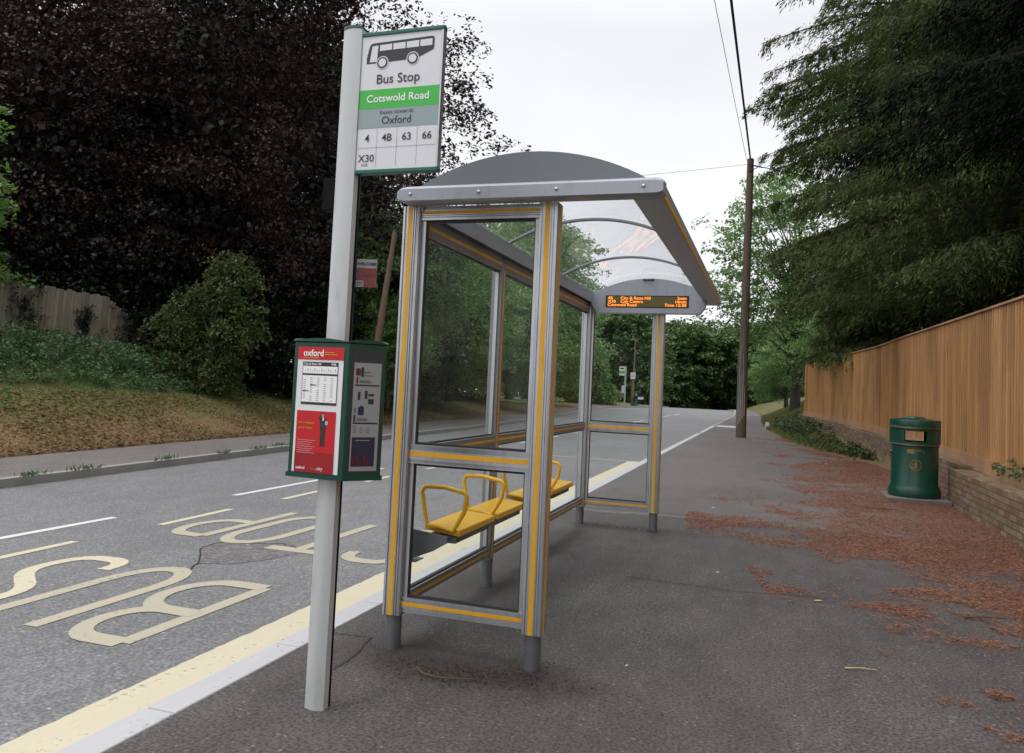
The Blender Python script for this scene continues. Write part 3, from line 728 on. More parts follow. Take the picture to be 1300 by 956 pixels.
# conifers behind the fence
con = conifer('conifer_tree', 'tall drooping conifer whose left edge stands against the sky right of the utility pole', (5.9, 29.5, .8), 32, 7.9, 2.6, 780, 81, 'conifer_leaf', 'conifers behind the board fence', .34, .18, .45, 44, low=.54)
con2 = conifer('conifer_tree', 'dark conifer overhanging the fence above the green litter bin', (7.2, 20.5, .6), 24, 6.4, 4.4, 520, 82, 'conifer_leaf', 'conifers behind the board fence', .30, .12, .34, 56)
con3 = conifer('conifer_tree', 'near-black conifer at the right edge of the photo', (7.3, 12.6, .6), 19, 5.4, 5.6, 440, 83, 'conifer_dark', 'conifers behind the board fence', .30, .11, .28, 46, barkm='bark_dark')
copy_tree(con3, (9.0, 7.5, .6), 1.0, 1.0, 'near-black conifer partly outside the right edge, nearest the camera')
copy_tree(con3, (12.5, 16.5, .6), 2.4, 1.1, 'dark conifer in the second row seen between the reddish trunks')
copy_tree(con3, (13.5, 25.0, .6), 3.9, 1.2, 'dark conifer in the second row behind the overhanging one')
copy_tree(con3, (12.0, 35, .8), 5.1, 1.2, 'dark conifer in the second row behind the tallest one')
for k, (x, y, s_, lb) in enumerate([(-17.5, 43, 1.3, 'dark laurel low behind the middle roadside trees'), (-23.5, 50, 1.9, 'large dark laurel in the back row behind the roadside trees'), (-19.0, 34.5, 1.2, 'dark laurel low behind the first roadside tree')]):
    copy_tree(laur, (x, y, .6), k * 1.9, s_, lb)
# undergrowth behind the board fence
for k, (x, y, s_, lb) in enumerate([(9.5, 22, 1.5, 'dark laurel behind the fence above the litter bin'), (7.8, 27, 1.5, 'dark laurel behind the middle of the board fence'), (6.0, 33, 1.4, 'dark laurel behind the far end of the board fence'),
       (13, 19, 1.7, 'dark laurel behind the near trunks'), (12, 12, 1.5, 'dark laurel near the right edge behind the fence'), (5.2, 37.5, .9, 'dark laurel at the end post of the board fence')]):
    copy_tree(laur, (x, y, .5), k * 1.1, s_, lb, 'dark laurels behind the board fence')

# ---- grass, weeds, ivy
rng = np.random.default_rng(5)
def blades(name, n, fx, hmin, hmax, wd, mat, tint=None, lean=.5):
    P = []; 
    while len(P) < n:
        q = fx(rng)
        if q is not None: P.append(q)
    P = np.array(P); h = rng.uniform(hmin, hmax, (n, 1))
    d = unit(np.concatenate([rng.normal(size=(n, 2)) * lean, np.ones((n, 1))], 1)); w = unit(np.cross(d, rng.normal(size=(n, 3))))
    tn = rng.random(n) if tint is None else np.array([tint(p) for p in P])
    o = leaf_mesh(name, P + d * h * .5, d * h * .5, w * wd * .5, np.clip(tn, 0, 1), mat); return o
def on_bank(rng, d0=.05, d1=5.5, y0=3, y1=34, p=1.0):
    y = y0 + (y1 - y0) * rng.random() ** 1.2; d = d0 + (d1 - d0) * rng.random() ** p; x = KL(y) - 1.95 - d
    if d > d1 - .01: return None
    return (x, y, bank(y, x) + drop(y))
def gt(p):
    d = (KL(p[1]) - 1.95) - p[0]; return np.clip((d - .3) / 1.7, 0, 1) * .75 + .9 * fbm(p[0], p[1], .9, 3) + rng.random() * .4
tag(blades('bank_grass', 60000, lambda r: on_bank(r), .03, .11, .012, 'grass_blade', gt, .9), 'short dry and green grass covering the left bank', 'grass', kind='stuff')
def dead(r):
    q = on_bank(r, .0, 2.4, 3, 30); return q
P = np.array([q for q in (dead(rng) for _ in range(26000)) if q is not None]); n = len(P); d = unit(rng.normal(size=(n, 3)) * np.array([1, 1, .3])); w = unit(np.cross(d, rng.normal(size=(n, 3)) * .3 + np.array([0, 0, 1])))
s_ = rng.uniform(.015, .05, (n, 1)); P[:, 2] += .015
tag(leaf_mesh('fallen_leaves', P, d * s_, w * s_ * .6, rng.random(n), 'dry_grass'), 'brown fallen leaves and dry stalks on the lower bank beside the far footpath', 'dead leaves', kind='stuff')
# nettles / bramble carpet at the top of the bank
def weeds(rr, n, y0, y1, d0, d1, hm):
    C = []
    for _ in range(n):
        y = rr.uniform(y0, y1); dd = rr.uniform(d0, d1); x = KL(y) - 1.95 - dd
        C.append((x, y, bank(y, x) + rr.uniform(.05, hm * min(1, (dd - d0) / .9 + .25))))
    C = np.array(C); O = unit(np.concatenate([rr.normal(size=(n, 2)) + np.array([.8, -.5]), np.full((n, 1), .3)], 1)); return C, O
C, O = weeds(rng, 1700, 6, 18.5, 2.6, 6.6, .85)
a = spray(rng, C, O, 26, rng.uniform(.12, .28, len(C)), .075, .5, .3)
tag(leaf_mesh('weeds', *a, 'weed_leaf'), 'bushy green nettles and brambles on the left bank below the old fence', 'weeds', kind='stuff')
C, O = weeds(rng, 900, 18.5, 40, 2.4, 6.0, .6)
a = spray(rng, C, O, 20, rng.uniform(.15, .3, len(C)), .09, .5, .3)
tag(leaf_mesh('undergrowth', *a, 'laurel_leaf'), 'dark low undergrowth beneath the trees left of the road', 'undergrowth', kind='stuff')
# right verge
def rv(r):
    y = r.uniform(23, 60); x = RE(y) + r.random() ** 1.3 * 3.5
    if y < 34.5 and x > itp(y, FX) - .35: return None
    return (x, y, bank(y, x))
tag(blades('verge_grass', 22000, rv, .05, .2, .02, 'grass_blade', lambda p: .55 + .5 * fbm(p[0], p[1], .5, 3) + rng.random() * .3), 'rough grass bank on the right beyond the end of the fence', 'grass', kind='stuff')
C = []
for _ in range(260):
    y = 36 - 15.5 * rng.random(); x = RE(y) + rng.uniform(.1, 1.2)
    x = min(x, itp(y, FX) - .35) if y < 34.5 else x
    C.append((x, y, bank(y, x) + rng.uniform(.02, .18 if y < 27 else .42)))
C = np.array(C); O = unit(rng.normal(size=C.shape) + np.array([-1, -.5, .2]))
a = spray(rng, C, O, 26, rng.uniform(.1, .25, len(C)), .08, .5, .3)
tag(leaf_mesh('ivy', *a, 'ivy_leaf'), 'ivy and weeds spilling over the foot of the far brick wall', 'ivy', kind='stuff')
# needles
P = []
while len(P) < 190000:
    y = 3.2 + 30 * rng.random() ** 1.7; x = rng.uniform(-1.0, 2.9)
    if x > RE(y) + .02: continue
    if rng.random() < needle_density(x, y): P.append((x, y, .006 + .012 * rng.random()))
P = np.array(P); n = len(P); th = rng.normal(0, .9, n); d = np.stack([np.cos(th), np.sin(th), rng.normal(0, .15, n)], 1)
d = unit(d); w = unit(np.cross(d, np.array([0, 0, 1.0]) + rng.normal(size=(n, 3)) * .4)); ln = rng.uniform(.008, .022, (n, 1))
tag(leaf_mesh('fallen_needles', P, d * ln, w * .0024, rng.random(n), 'needle'), 'rust-red fallen conifer needles strewn over the pavement along the fence', 'needles', kind='stuff')
P = []
for _ in range(2600):
    t = rng.random()
    if t < .8: x = rng.normal(-1.35, .33); y = 3.72 + rng.normal(0, .10) + .06 * math.sin(x * 5)
    else: x = rng.uniform(-1.9, -.9); y = rng.normal(8.25, .06)
    P.append((x, y, .008))
P = np.array(P); n = len(P); d = unit(rng.normal(size=(n, 3)) * np.array([1, 1, .25])); w = unit(np.cross(d, np.array([0, 0, 1.0]) + rng.normal(size=(n, 3)) * .4)); ln = rng.uniform(.003, .010, (n, 1))
tag(leaf_mesh('leaf_debris', P, d * ln, w * ln * .4, rng.random(n) ** 1.6, 'debris_bits'), 'brown crumbled leaf debris gathered at the feet of the shelter', 'debris', kind='stuff')
# kerb weeds
for k, (px, y) in enumerate([(-8.75, 7.6), (-8.8, 8.5), (-8.95, 10.2), (-9.0, 11.6), (-9.05, 12.6), (-9.2, 13.7), (-9.3, 15.2)]):
    n = 60; C = np.array([(px + rng.normal(0, .035) - .02, y + rng.normal(0, .09 + .05 * (k % 3)), .01) for _ in range(n)]); h = rng.uniform(.03, .11, (n, 1))
    d = unit(np.concatenate([rng.normal(size=(n, 2)) * .6, np.ones((n, 1))], 1)); w = unit(np.cross(d, rng.normal(size=(n, 3))))
    o = leaf_mesh('kerb_weed', C + d * h * .5 - np.array([0, 0, .0]), d * h * .5, w * h * .12, rng.random(n), 'weed_leaf')
    L_ = ['leftmost', 'second', 'third', 'fourth', 'fifth', 'sixth', 'rightmost'][k]
    tag(o, L_ + ' of the seven small green weed tufts growing along the far kerb', 'weed', 'weed tufts along the far kerb')
# wall ivy tuft
C = np.array([(2.80 + rng.normal(0, .035), rng.uniform(9.0, 11.6), .62 + abs(rng.normal(0, .07))) for _ in range(90)])
a = spray(rng, C, unit(np.tile(np.array([[-1.0, -.2, .2]]), (90, 1))), 9, np.full(90, .06), .05, .5, .2)
tag(leaf_mesh('wall_ivy', *a, 'weed_leaf'), 'small ivy growing along the wall top below the fence boards, right of the litter bin', 'ivy', kind='stuff')

# ---------------------------------------------------------------- board fence
FT = [(-3, 2.55, .52), (10.7, 2.72, .56), (15, 2.80, .60), (19, 2.86, .63), (22.5, 2.88, .66), (26.6, 2.9, .70), (34.5, 2.93, .80)]
def ftop(y): return float(np.interp(y, [t[0] for t in FT], [t[1] for t in FT]))
def fbot(y): return float(np.interp(y, [t[0] for t in FT], [t[2] for t in FT]))
fence = empty('board_fence', (2.85, 15, .5)); tag(fence, 'long golden-brown close-board timber fence on the low brick wall at the right', 'fence')
fi = Matrix.Translation((-2.85, -15, -.5))
V_ = []; F_ = []; T_ = []; y = -3.0; r5 = random.Random(9)
while y < 34.4:
    wdt = .118; dx = itp(y + .5, FX) - itp(y - .5, FX); wy = wdt / math.hypot(1, dx); y2 = y + wy
    xa, xb = itp(y, FX), itp(y2, FX); zt = (ftop(y) + ftop(y2)) / 2 + r5.uniform(-.01, .006); zb = fbot(y) + .15
    b = len(V_); th = (.022, .008); ov = .018
    for (yy_, xx, t_) in ((y - ov, xa, .026), (y2, xb, .010)):
        for z in (zb, zt):
            V_ += [(xx - t_ - 2.85, yy_ - 15, z - .5), (xx - 2.85 + .002, yy_ - 15, z - .5)]
    # order: 0:(y,zb,front)1:(y,zb,back)2:(y,zt,f)3:(y,zt,b)4..7
    F_ += [tuple(b + i for i in f) for f in [(0, 4, 6, 2), (1, 3, 7, 5), (0, 2, 3, 1), (4, 5, 7, 6), (2, 6, 7, 3), (0, 1, 5, 4)]]
    T_ += [r5.random()] * 8; y = y2
me = bpy.data.meshes.new('boards'); me.from_pydata(V_, [], F_); a = me.attributes.new('tint', 'FLOAT', 'POINT'); a.data.foreach_set('value', T_)
link('boards', me, 'fence_wood', fence)
capm = MB(); grv = MB(); ra = MB()
Ys = list(np.arange(-3, 34.5, 1.0)) + [34.5]
def ribbon(mb, off0, off1, z0f, z1f):
    n = len(Ys); vs = []
    for y in Ys:
        x = itp(y, FX) - 2.85
        for (o_, zf) in ((off0, z0f), (off1, z0f), (off1, z1f), (off0, z1f)): vs.append((x + o_, y - 15, zf(y) - .5))
    fs = []
    for i in range(n - 1):
        for j in range(4): fs.append((i * 4 + j, i * 4 + (j + 1) % 4, (i + 1) * 4 + (j + 1) % 4, (i + 1) * 4 + j))
    fs += [(0, 1, 2, 3), tuple((n - 1) * 4 + j for j in (3, 2, 1, 0))]; mb.add(vs, fs)
ribbon(capm, -.045, .03, lambda y: ftop(y) + .006, lambda y: ftop(y) + .036); capm.build('capping_rail', 'gravel_board', fence)
ribbon(grv, -.035, .0, lambda y: fbot(y) - .055, lambda y: fbot(y) + .148); grv.build('gravel_board', 'gravel_board', fence)
ribbon(ra, .004, .05, lambda y: fbot(y) + 1.1, lambda y: fbot(y) + 1.18); ra.build('rail', 'fence_wood', fence)
for y in np.arange(-2.5, 35, 2.7):
    pm = MB(); x = itp(y, FX) - 2.85; pm.box(x + .052, x + .14, y - 15 - .05, y - 15 + .05, -.1, ftop(y) - .52); pm.build('fence_post', 'gravel_board', fence)

def wall_mesh(name, label, pts, zt, z0, thick, parent=None):
    # pts: list (x_front,y); thick towards +X ; uv'ed
    V_ = []; F_ = []; U_ = []
    s_ = 0; S = [0]
    for i in range(1, len(pts)): s_ += math.hypot(pts[i][0] - pts[i - 1][0], pts[i][1] - pts[i - 1][1]); S.append(s_)
    def q(a, b, c, d, ua, ub, uc, ud):
        k = len(V_); V_.extend([a, b, c, d]); F_.append((k, k + 1, k + 2, k + 3)); U_.extend([ua, ub, uc, ud])
    for i in range(len(pts) - 1):
        (xa, ya), (xb, yb) = pts[i], pts[i + 1]; za, zb = zt(ya), zt(yb)
        q((xa, ya, z0), (xa, ya, za), (xb, yb, zb), (xb, yb, z0), (S[i], z0), (S[i], za), (S[i + 1], zb), (S[i + 1], z0))
        q((xa, ya, za), (xa + thick, ya, za), (xb + thick, yb, zb), (xb, yb, zb), (S[i], 0), (S[i], thick), (S[i + 1], thick), (S[i + 1], 0))
        q((xa + thick, ya, z0), (xb + thick, yb, z0), (xb + thick, yb, zb), (xa + thick, ya, za), (S[i], z0), (S[i + 1], z0), (S[i + 1], zb), (S[i], za))
    for (x, y), fl in ((pts[0], 0), (pts[-1], 1)):
        q((x, y, z0), (x + thick, y, z0), (x + thick, y, zt(y)), (x, y, zt(y)), (0, z0), (thick, z0), (thick, zt(y)), (0, zt(y)))
    me = bpy.data.meshes.new(name); me.from_pydata(V_, [], F_); uv = me.uv_layers.new(name='UVMap')
    for i, (a, b) in enumerate(U_): uv.data[i].uv = (a, b)
    o = link(name, me, 'brick'); tag(o, label, 'wall'); return o
wall_mesh('brick_wall', 'low mossy brick wall under the fence, right of the litter bin', [(2.5, y) for y in np.linspace(-3, 12.9, 12)], lambda y: .515, -.25, .34)
wall_mesh('brick_wall', 'low brick wall stretching away beneath the fence, left of the litter bin', [(2.63 if y <= 15.2 else itp(y, FX) - .22, y) for y in [12.91, 15.2, 18, 20.5, 22.5, 24.5, 26.6, 29, 31.5, 34.5]], lambda y: min(.60, fbot(y) - .01) if y < 26 else fbot(y) - .005, -.25, .2)

# ---------------------------------------------------------------- litter bin
pl = MB(); pl.box(1.66, 2.49, 12.52, 13.35, -.05, .075); o = pl.build('bin_plinth', 'dark_concrete', None, bevel=.012); tag(o, 'square concrete slab under the green litter bin', 'plinth')
bx, by = 2.06, 12.93
bn = empty('litter_bin', (bx, by, .075), R(-6)); tag(bn, 'dark green round litter bin with a domed lid standing by the wooden fence', 'litter bin')
m_ = MB(); m_.lathe([(.0, 0), (.345, 0), (.35, .02), (.35, .09), (.335, .135), (.315, .17), (.315, .735), (.0, .735)]); m_.build('body', 'green_paint', bn, smooth=True)
for zz in (.0, .245): m_ = MB(); m_.lathe([(.315, .736 + zz), (.33, .745 + zz), (.33, .765 + zz), (.315, .775 + zz)]); m_.build('band', 'green_paint', bn, smooth=True)
for zz in (.0, .245): m_ = MB(); m_.lathe([(.331, .751 + zz), (.3325, .754 + zz), (.331, .757 + zz)]); m_.build('gold_line', 'gold_trim', bn)
m_ = MB()
for (a0, a1) in ((-62, 62), (118, 242)):   # side shells either side of the front/back openings (front is -90)
    for pr in ([(.313, .80), (.313, .985)],):
        m_.lathe([(.313, .776), (.313, .985), (.285, .985), (.285, .776), (.313, .776)], n=20, a0=R(a0), a1=R(a1))
for a in (-62, 62, 118, 242):
    t = R(a); r1, r2 = .285, .313
    m_.quad((r1 * math.cos(t), r1 * math.sin(t), .776), (r2 * math.cos(t), r2 * math.sin(t), .776), (r2 * math.cos(t), r2 * math.sin(t), .985), (r1 * math.cos(t), r1 * math.sin(t), .985))
for (a0, a1) in ((-118, -62), (62, 118)):
    for z0, z1 in ((.776, .80), (.955, .985)): m_.lathe([(.313, z0), (.313, z1), (.285, z1), (.285, z0), (.313, z0)], n=12, a0=R(a0), a1=R(a1))
m_.build('hood', 'green_paint', bn, smooth=True)
m_ = MB(); m_.lathe([(.0, .99), (.31, .99), (.315, 1.016), (.315, 1.09), (.305, 1.115), (.22, 1.135), (.14, 1.142), (.13, 1.155), (.06, 1.165), (0, 1.167)]); m_.build('lid', 'green_paint', bn, smooth=True)
for sx in (-1, 1):
    m_ = MB(); m_.box(sx * .318 - .02, sx * .318 + .02, -.03, .03, .775, 1.12); m_.build('side_rib', 'green_paint', bn, bevel=.006)
m_ = MB(); m_.tube([(-.30, -.12, .64), (-.345, -.135, .64)], .022, 10); m_.build('lock', 'steel_foot', bn, smooth=True)
def wrap(mb, pts2, faces, r, z0, mi=0):
    vs = []
    for (u, z) in pts2:
        t = -PI / 2 + u / r; vs.append((r * math.cos(t), r * math.sin(t), z0 + z))
    mb.add(vs, faces, mi)
m_ = MB()   # circle emblem with the tidy figure, and a small gold plate
n = 28; ring = [(.078 * math.cos(2 * PI * i / n), .078 * math.sin(2 * PI * i / n)) for i in range(n)] + [(.070 * math.cos(2 * PI * i / n), .070 * math.sin(2 * PI * i / n)) for i in range(n)]
wrap(m_, ring, [(i, (i + 1) % n, n + (i + 1) % n, n + i) for i in range(n)], .3185, .47)
hd = [(.012 * math.cos(2 * PI * i / 10) + .005, .045 + .012 * math.sin(2 * PI * i / 10)) for i in range(10)]; wrap(m_, hd, [tuple(range(10))], .3185, .47)
for poly in ([(-.015, -.02), (.015, -.02), (.02, .03), (-.012, .03)], [(-.015, -.02), (0, -.02), (-.01, -.06), (-.03, -.06)], [(0, -.02), (.015, -.02), (.028, -.06), (.012, -.06)], [(-.012, .03), (-.012, .018), (-.045, .0), (-.048, .01)], [(-.06, -.06), (-.035, -.06), (-.032, -.02), (-.063, -.02)]):
    wrap(m_, poly, [(0, 1, 2, 3)], .3185, .47)
m_.build('emblem', 'dull_gold', bn)
m_ = MB(); wrap(m_, [(-.115, -.03), (-.02, -.03), (-.02, .03), (-.115, .03)], [(0, 1, 2, 3)], .3185, .665)
wrap(m_, [(-.01, -.006), (.115, -.006), (.115, .004), (-.01, .004)], [(0, 1, 2, 3)], .3185, .665); wrap(m_, [(-.01, .012), (.07, .012), (.07, .022), (-.01, .022)], [(0, 1, 2, 3)], .3185, .665)
m_.build('name_plate', 'dull_gold', bn)

# ---------------------------------------------------------------- bus stop post with flag and timetable case
bs = empty('bus_stop_sign', (-1.81, 3.06, 0)); tag(bs, 'tall pale grey bus stop post with a white and green flag and a timetable case', 'bus stop')
bs_i = (-1.81, 3.06)
def loc(mb):
    mb.v = [(x - bs_i[0], y - bs_i[1], z) for x, y, z in mb.v]; return mb
def rrect(x0, x1, y0, y1, r, n=4):
    out = []
    for cx, cy, a in ((x1 - r, y0 + r, -90), (x1 - r, y1 - r, 0), (x0 + r, y1 - r, 90), (x0 + r, y0 + r, 180)):
        for i in range(n + 1): t = R(a + 90 * i / n); out.append((cx + r * math.cos(t), cy + r * math.sin(t)))
    return out
mb = MB(); pr = [(-1.862, 3.075)] + [(-1.862 + .0 + .092 * i / 8, 3.038 - .016 * math.sin(PI * i / 8)) for i in range(9)] + [(-1.770, 3.075)]
mb.prism(pr, -.08, 2.985); loc(mb).build('post', 'pole_paint', bs, smooth=True, angle=30)
mb = MB(); mb.box(-1.860, -1.772, 3.076, 3.098, -.08, 2.98); loc(mb).build('post_channel', 'black_plastic', bs, bevel=.002)
mb = MB(); mb.box(-1.858, -1.776, 3.0985, 3.112, .98, 2.975); loc(mb).build('rear_rail', 'green_paint', bs)
mb = MB(); mb.prism([(x, y - .003 if y < 3.05 else y + .04) for x, y in pr], 2.986, 2.998); loc(mb).build('post_cap', 'green_trim', bs)
# flag
FX0, FX1, FZ0, FZ1 = -1.768, -1.372, 2.325, 2.965; FY = 3.045
def fu(u): return FX0 + (FX1 - FX0) * u
def fv(v): return FZ1 - .02 - (FZ1 - FZ0 - .04) * v
fl = MB(); fl.box(FX0, FX1 - .008, FY, FY + .028, FZ0 + .018, FZ1 - .018); flag = loc(fl).build('flag', 'sign_white', bs)
mb = MB(); mb.box(FX0, FX1, FY - .006, FY + .034, FZ1 - .018, FZ1); mb.box(FX0, FX1, FY - .006, FY + .034, FZ0, FZ0 + .018); loc(mb).each('flag_trim', 'green_trim', bs, bevel=.003)
mb = MB(); mb.box(FX1 - .009, FX1 - .001, FY - .004, FY + .032, FZ0 + .018, FZ1 - .018); loc(mb).build('flag_edge', 'aluminium', bs, bevel=.002)
def sub(mb, name, mat, par=None): return loc(mb).build(name, mat, par or flag)
Y1 = FY - .0012; Y2 = FY - .0024; Y3 = FY - .0036
def plate(mb, u0, u1, v0, v1, Y, mi=0): mb.quad((fu(u0), Y, fv(v1)), (fu(u1), Y, fv(v1)), (fu(u1), Y, fv(v0)), (fu(u0), Y, fv(v0)), mi)
mb = MB(); plate(mb, .0, .975, .405, .55, Y1); sub(mb, 'green_band', 'green_band')
mb = MB(); plate(mb, .0, .975, .551, .695, Y1); sub(mb, 'grey_band', 'grey_band')
mb = MB()
for u in (.245, .49, .735): plate(mb, u - .003, u + .003, .70, .985, Y1)
plate(mb, .01, .965, .838, .842, Y1); sub(mb, 'grid', 'print_grey')
def TX(u, v, Y=Y2): return frame((fu(u), Y, fv(v)), (1, 0, 0), (0, 0, 1))
def words(s_, size, u, v, **kw): mb = MB(); mb.text(s_, size, TX(u, v), **kw); sub(mb, 'lettering', 'print_black')
words('Bus Stop', .060, .47, .362, bold=.0004); words('buses towards', .026, .475, .593, sx=1.08); words('Oxford', .048, .475, .668, bold=.0003)
for s_, u in (('4', .125), ('4B', .37), ('63', .61), ('66', .855)): words(s_, .046, u, .795, bold=.0005)
words('X30', .046, .125, .945, bold=.0003); words('N30', .018, .11, .978)
mb = MB(); mb.text('Cotswold Road', .048, TX(.475, .500), bold=.0006); sub(mb, 'place_name', 'print_white')
# bus pictogram (faces left)
mb = MB()
def bp(pts, Y, mi): mb.add([(fu(u), Y, fv(v)) for u, v in pts], [tuple(range(len(pts)))], mi)
bp([(.065, .205), (.065, .16), (.095, .075), (.11, .058), (.14, .052), (.855, .038), (.88, .043), (.89, .06), (.885, .135), (.70, .190), (.62, .195), (.23, .205)][::-1], Y1, 0)
bp([(.105, .195), (.13, .075), (.205, .073), (.195, .195)][::-1], Y2, 1)
for (a, b) in ((.225, .375), (.39, .54), (.555, .705), (.72, .865)):
    bp([(a, .118 - a * .012), (a, .075 - a * .02), (b, .075 - b * .02), (b, .118 - b * .012)][::-1], Y2, 1)
def disc(u, v, r, Y, mi, n=28): mb.add([(fu(u) + r * math.cos(2 * PI * i / n), Y, fv(v) + r * math.sin(2 * PI * i / n)) for i in range(n)], [tuple(range(n))], mi)
for (u, v) in ((.265, .205), (.635, .192)): disc(u, v, .030, Y2 + .0006, 1); disc(u, v, .0255, Y3 + .0006, 0); disc(u, v, .0185, Y3 - .0004, 1)
loc(mb).build('bus_pictogram', ['print_black', 'sign_white'], flag)
mb = MB(); mb.box(-1.925, -1.863, 3.04, 3.10, 2.165, 2.31); loc(mb).build('junction_box', 'black_plastic', bs, bevel=.006)
# small plate clipped on the post
pt = frame((-1.765, 3.098, 1.83), (1, .25, 0), (0, 0, 1))
mb = MB(); mb.box(0, .092, 0, .125, -.004, .0, 0, pt); mb2 = loc(mb).build('notice_plate', 'notice_white', bs)
mb = MB(); mb.add([tuple(pt @ Vector(p)) for p in [(.0, .0, .001), (.035, .0, .001), (.035, .028, .001), (.0, .028, .001)]], [(0, 1, 2, 3)], 2)
mb.add([tuple(pt @ Vector(p)) for p in [(.036, .0, .001), (.0915, .0, .001), (.0915, .085, .001), (.036, .085, .001)]], [(0, 1, 2, 3)], 0)
mb.add([tuple(pt @ Vector(p)) for p in [(.0, .029, .001), (.035, .029, .001), (.035, .085, .001), (.0, .085, .001)]], [(0, 1, 2, 3)], 3)
mb.text('DIRECT', .018, pt @ Matrix.Translation((.063, .045, .002)), 1, bold=.0006); mb.text('WELCOME', .018, pt @ Matrix.Translation((.046, .098, .002)), 1, bold=.0006)
mb.text('777', .018, pt @ Matrix.Translation((.018, .008, .002)), 1, bold=.0006)
loc(mb).build('notice_print', ['notice_red', 'print_black', 'notice_white', 'dull_red'], mb2)
# timetable case
CP = [(-1.99, 2.995), (-1.712, 2.98), (-1.600, 3.115), (-1.70, 3.24), (-1.965, 3.25), (-2.04, 3.13)]
mb = MB(); mb.prism(CP, .995, 1.575); case = loc(mb).build('timetable_case', 'green_paint', bs, bevel=.006)
mb = MB()
sc2 = [((x + 1.82) * 1.035 - 1.82, (y - 3.11) * 1.05 + 3.11) for x, y in CP]; mb.prism(sc2, .984, 1.003); sub(mb, 'bottom_rim', 'green_paint', case)
mb = MB()
def archlid(a, b):   # gently arched lid over one face
    ax, ay = a; bx_, by_ = b; n = 8; vs = []
    for i in range(n + 1):
        t = i / n; x = ax + (bx_ - ax) * t; y = ay + (by_ - ay) * t; z = 1.576 + .014 * math.sin(PI * t)
        cx, cy = -1.82 + (x + 1.82) * .6, 3.11 + (y - 3.11) * .6; vs += [(x, y, 1.574), (x, y, z), (cx, cy, z)]
    mb.add(vs, [(3 * i, 3 * i + 3, 3 * i + 4, 3 * i + 1) for i in range(n)] + [(3 * i + 1, 3 * i + 4, 3 * i + 5, 3 * i + 2) for i in range(n)])
for i in range(6): archlid(sc2[i], sc2[(i + 1) % 6])
sub(mb, 'lid', 'green_paint', case)
a, b = Vector((CP[0][0], CP[0][1], 0)), Vector((CP[1][0], CP[1][1], 0)); W1 = (b - a).length; d1 = (b - a).normalized()
T1 = frame((a.x, a.y, .995), d1, (0, 0, 1)); Hc = .58
def rect(mb, T, u0, u1, v0, v1, dz, mi=0): mb.add([tuple(T @ Vector(p)) for p in [(u0, v0, dz), (u1, v0, dz), (u1, v1, dz), (u0, v1, dz)]], [(0, 1, 2, 3)], mi)
mb = MB(); u0, u1 = .022, W1 - .022
rect(mb, T1, u0, u1, .012, .555, .0015, 0)                      # white sheet
rect(mb, T1, u0, u1, .500, .555, .0030, 1)                      # red header
rect(mb, T1, u0 + .012, u1 - .022, .012, .278, .0030, 1)        # red poster
rect(mb, T1, u0 + .012, u1 - .022, .012, .10, .0038, 2)
rect(mb, T1, u0 + .028, u1 - .024, .305, .490, .0028, 3)        # timetable frame
rect(mb, T1, u0 + .031, u1 - .027, .316, .472, .0036, 4)
rect(mb, T1, u0 + .031, u1 - .027, .432, .440, .0042, 3)
for i in range(5):
    uu = u0 + .036 + i * .035
    for j in range(12):
        if (i * 7 + j * 5) % 11 == 0: continue
        rect(mb, T1, uu, uu + .013, .322 + j * .0088, .3255 + j * .0088, .0042, 5)
for i in range(14): rect(mb, T1, u0 + .042 + i * .0118, u0 + .046 + i * .0118, .448, .448 + .006 + .008 * ((i * 5) % 3) / 2, .0042, 5)
for (uu, j) in ((.034, .362), (.072, .388)): rect(mb, T1, u0 + uu, u0 + uu + .032, j, j + .004, .0046, 3)
def T1t(u, v, dz=.0048): return T1 @ Matrix.Translation((u, v, dz))
mb.text('City & Rose Hill', .0135, T1t(u0 + .036, .477), 4, 'l', .0002); mb.text('4/4B', .0135, T1t(u1 - .034, .477), 4, 'r', .0002)
mb.text('oxford', .040, T1t(u0 + .030, .516), 4, 'l', .0008, .95)
for j, w_ in ((.531, .07), (.522, .085)): rect(mb, T1, u0 + .138, u0 + .138 + w_ - .02, j, j + .003, .0042, 6)
rect(mb, T1, u0 + .03, u0 + .11, .507, .510, .0042, 6)
mb.text('our company', .0155, T1t(u0 + .024, .222), 6, 'l', .0001); mb.text('cares closer', .0155, T1t(u0 + .024, .200), 6, 'l', .0001)
for j in range(7): rect(mb, T1, u0 + .022, u0 + .115 - (j % 3) * .012, .150 - j * .009, .1515 - j * .009, .0042, 7)
mb.text('oxford', .017, T1t(u0 + .022, .026), 4, 'l', .0003); mb.text('it\'s my', .012, T1t(u0 + .098, .026), 6, 'l'); mb.text('city', .022, T1t(u0 + .130, .026), 4, 'l')
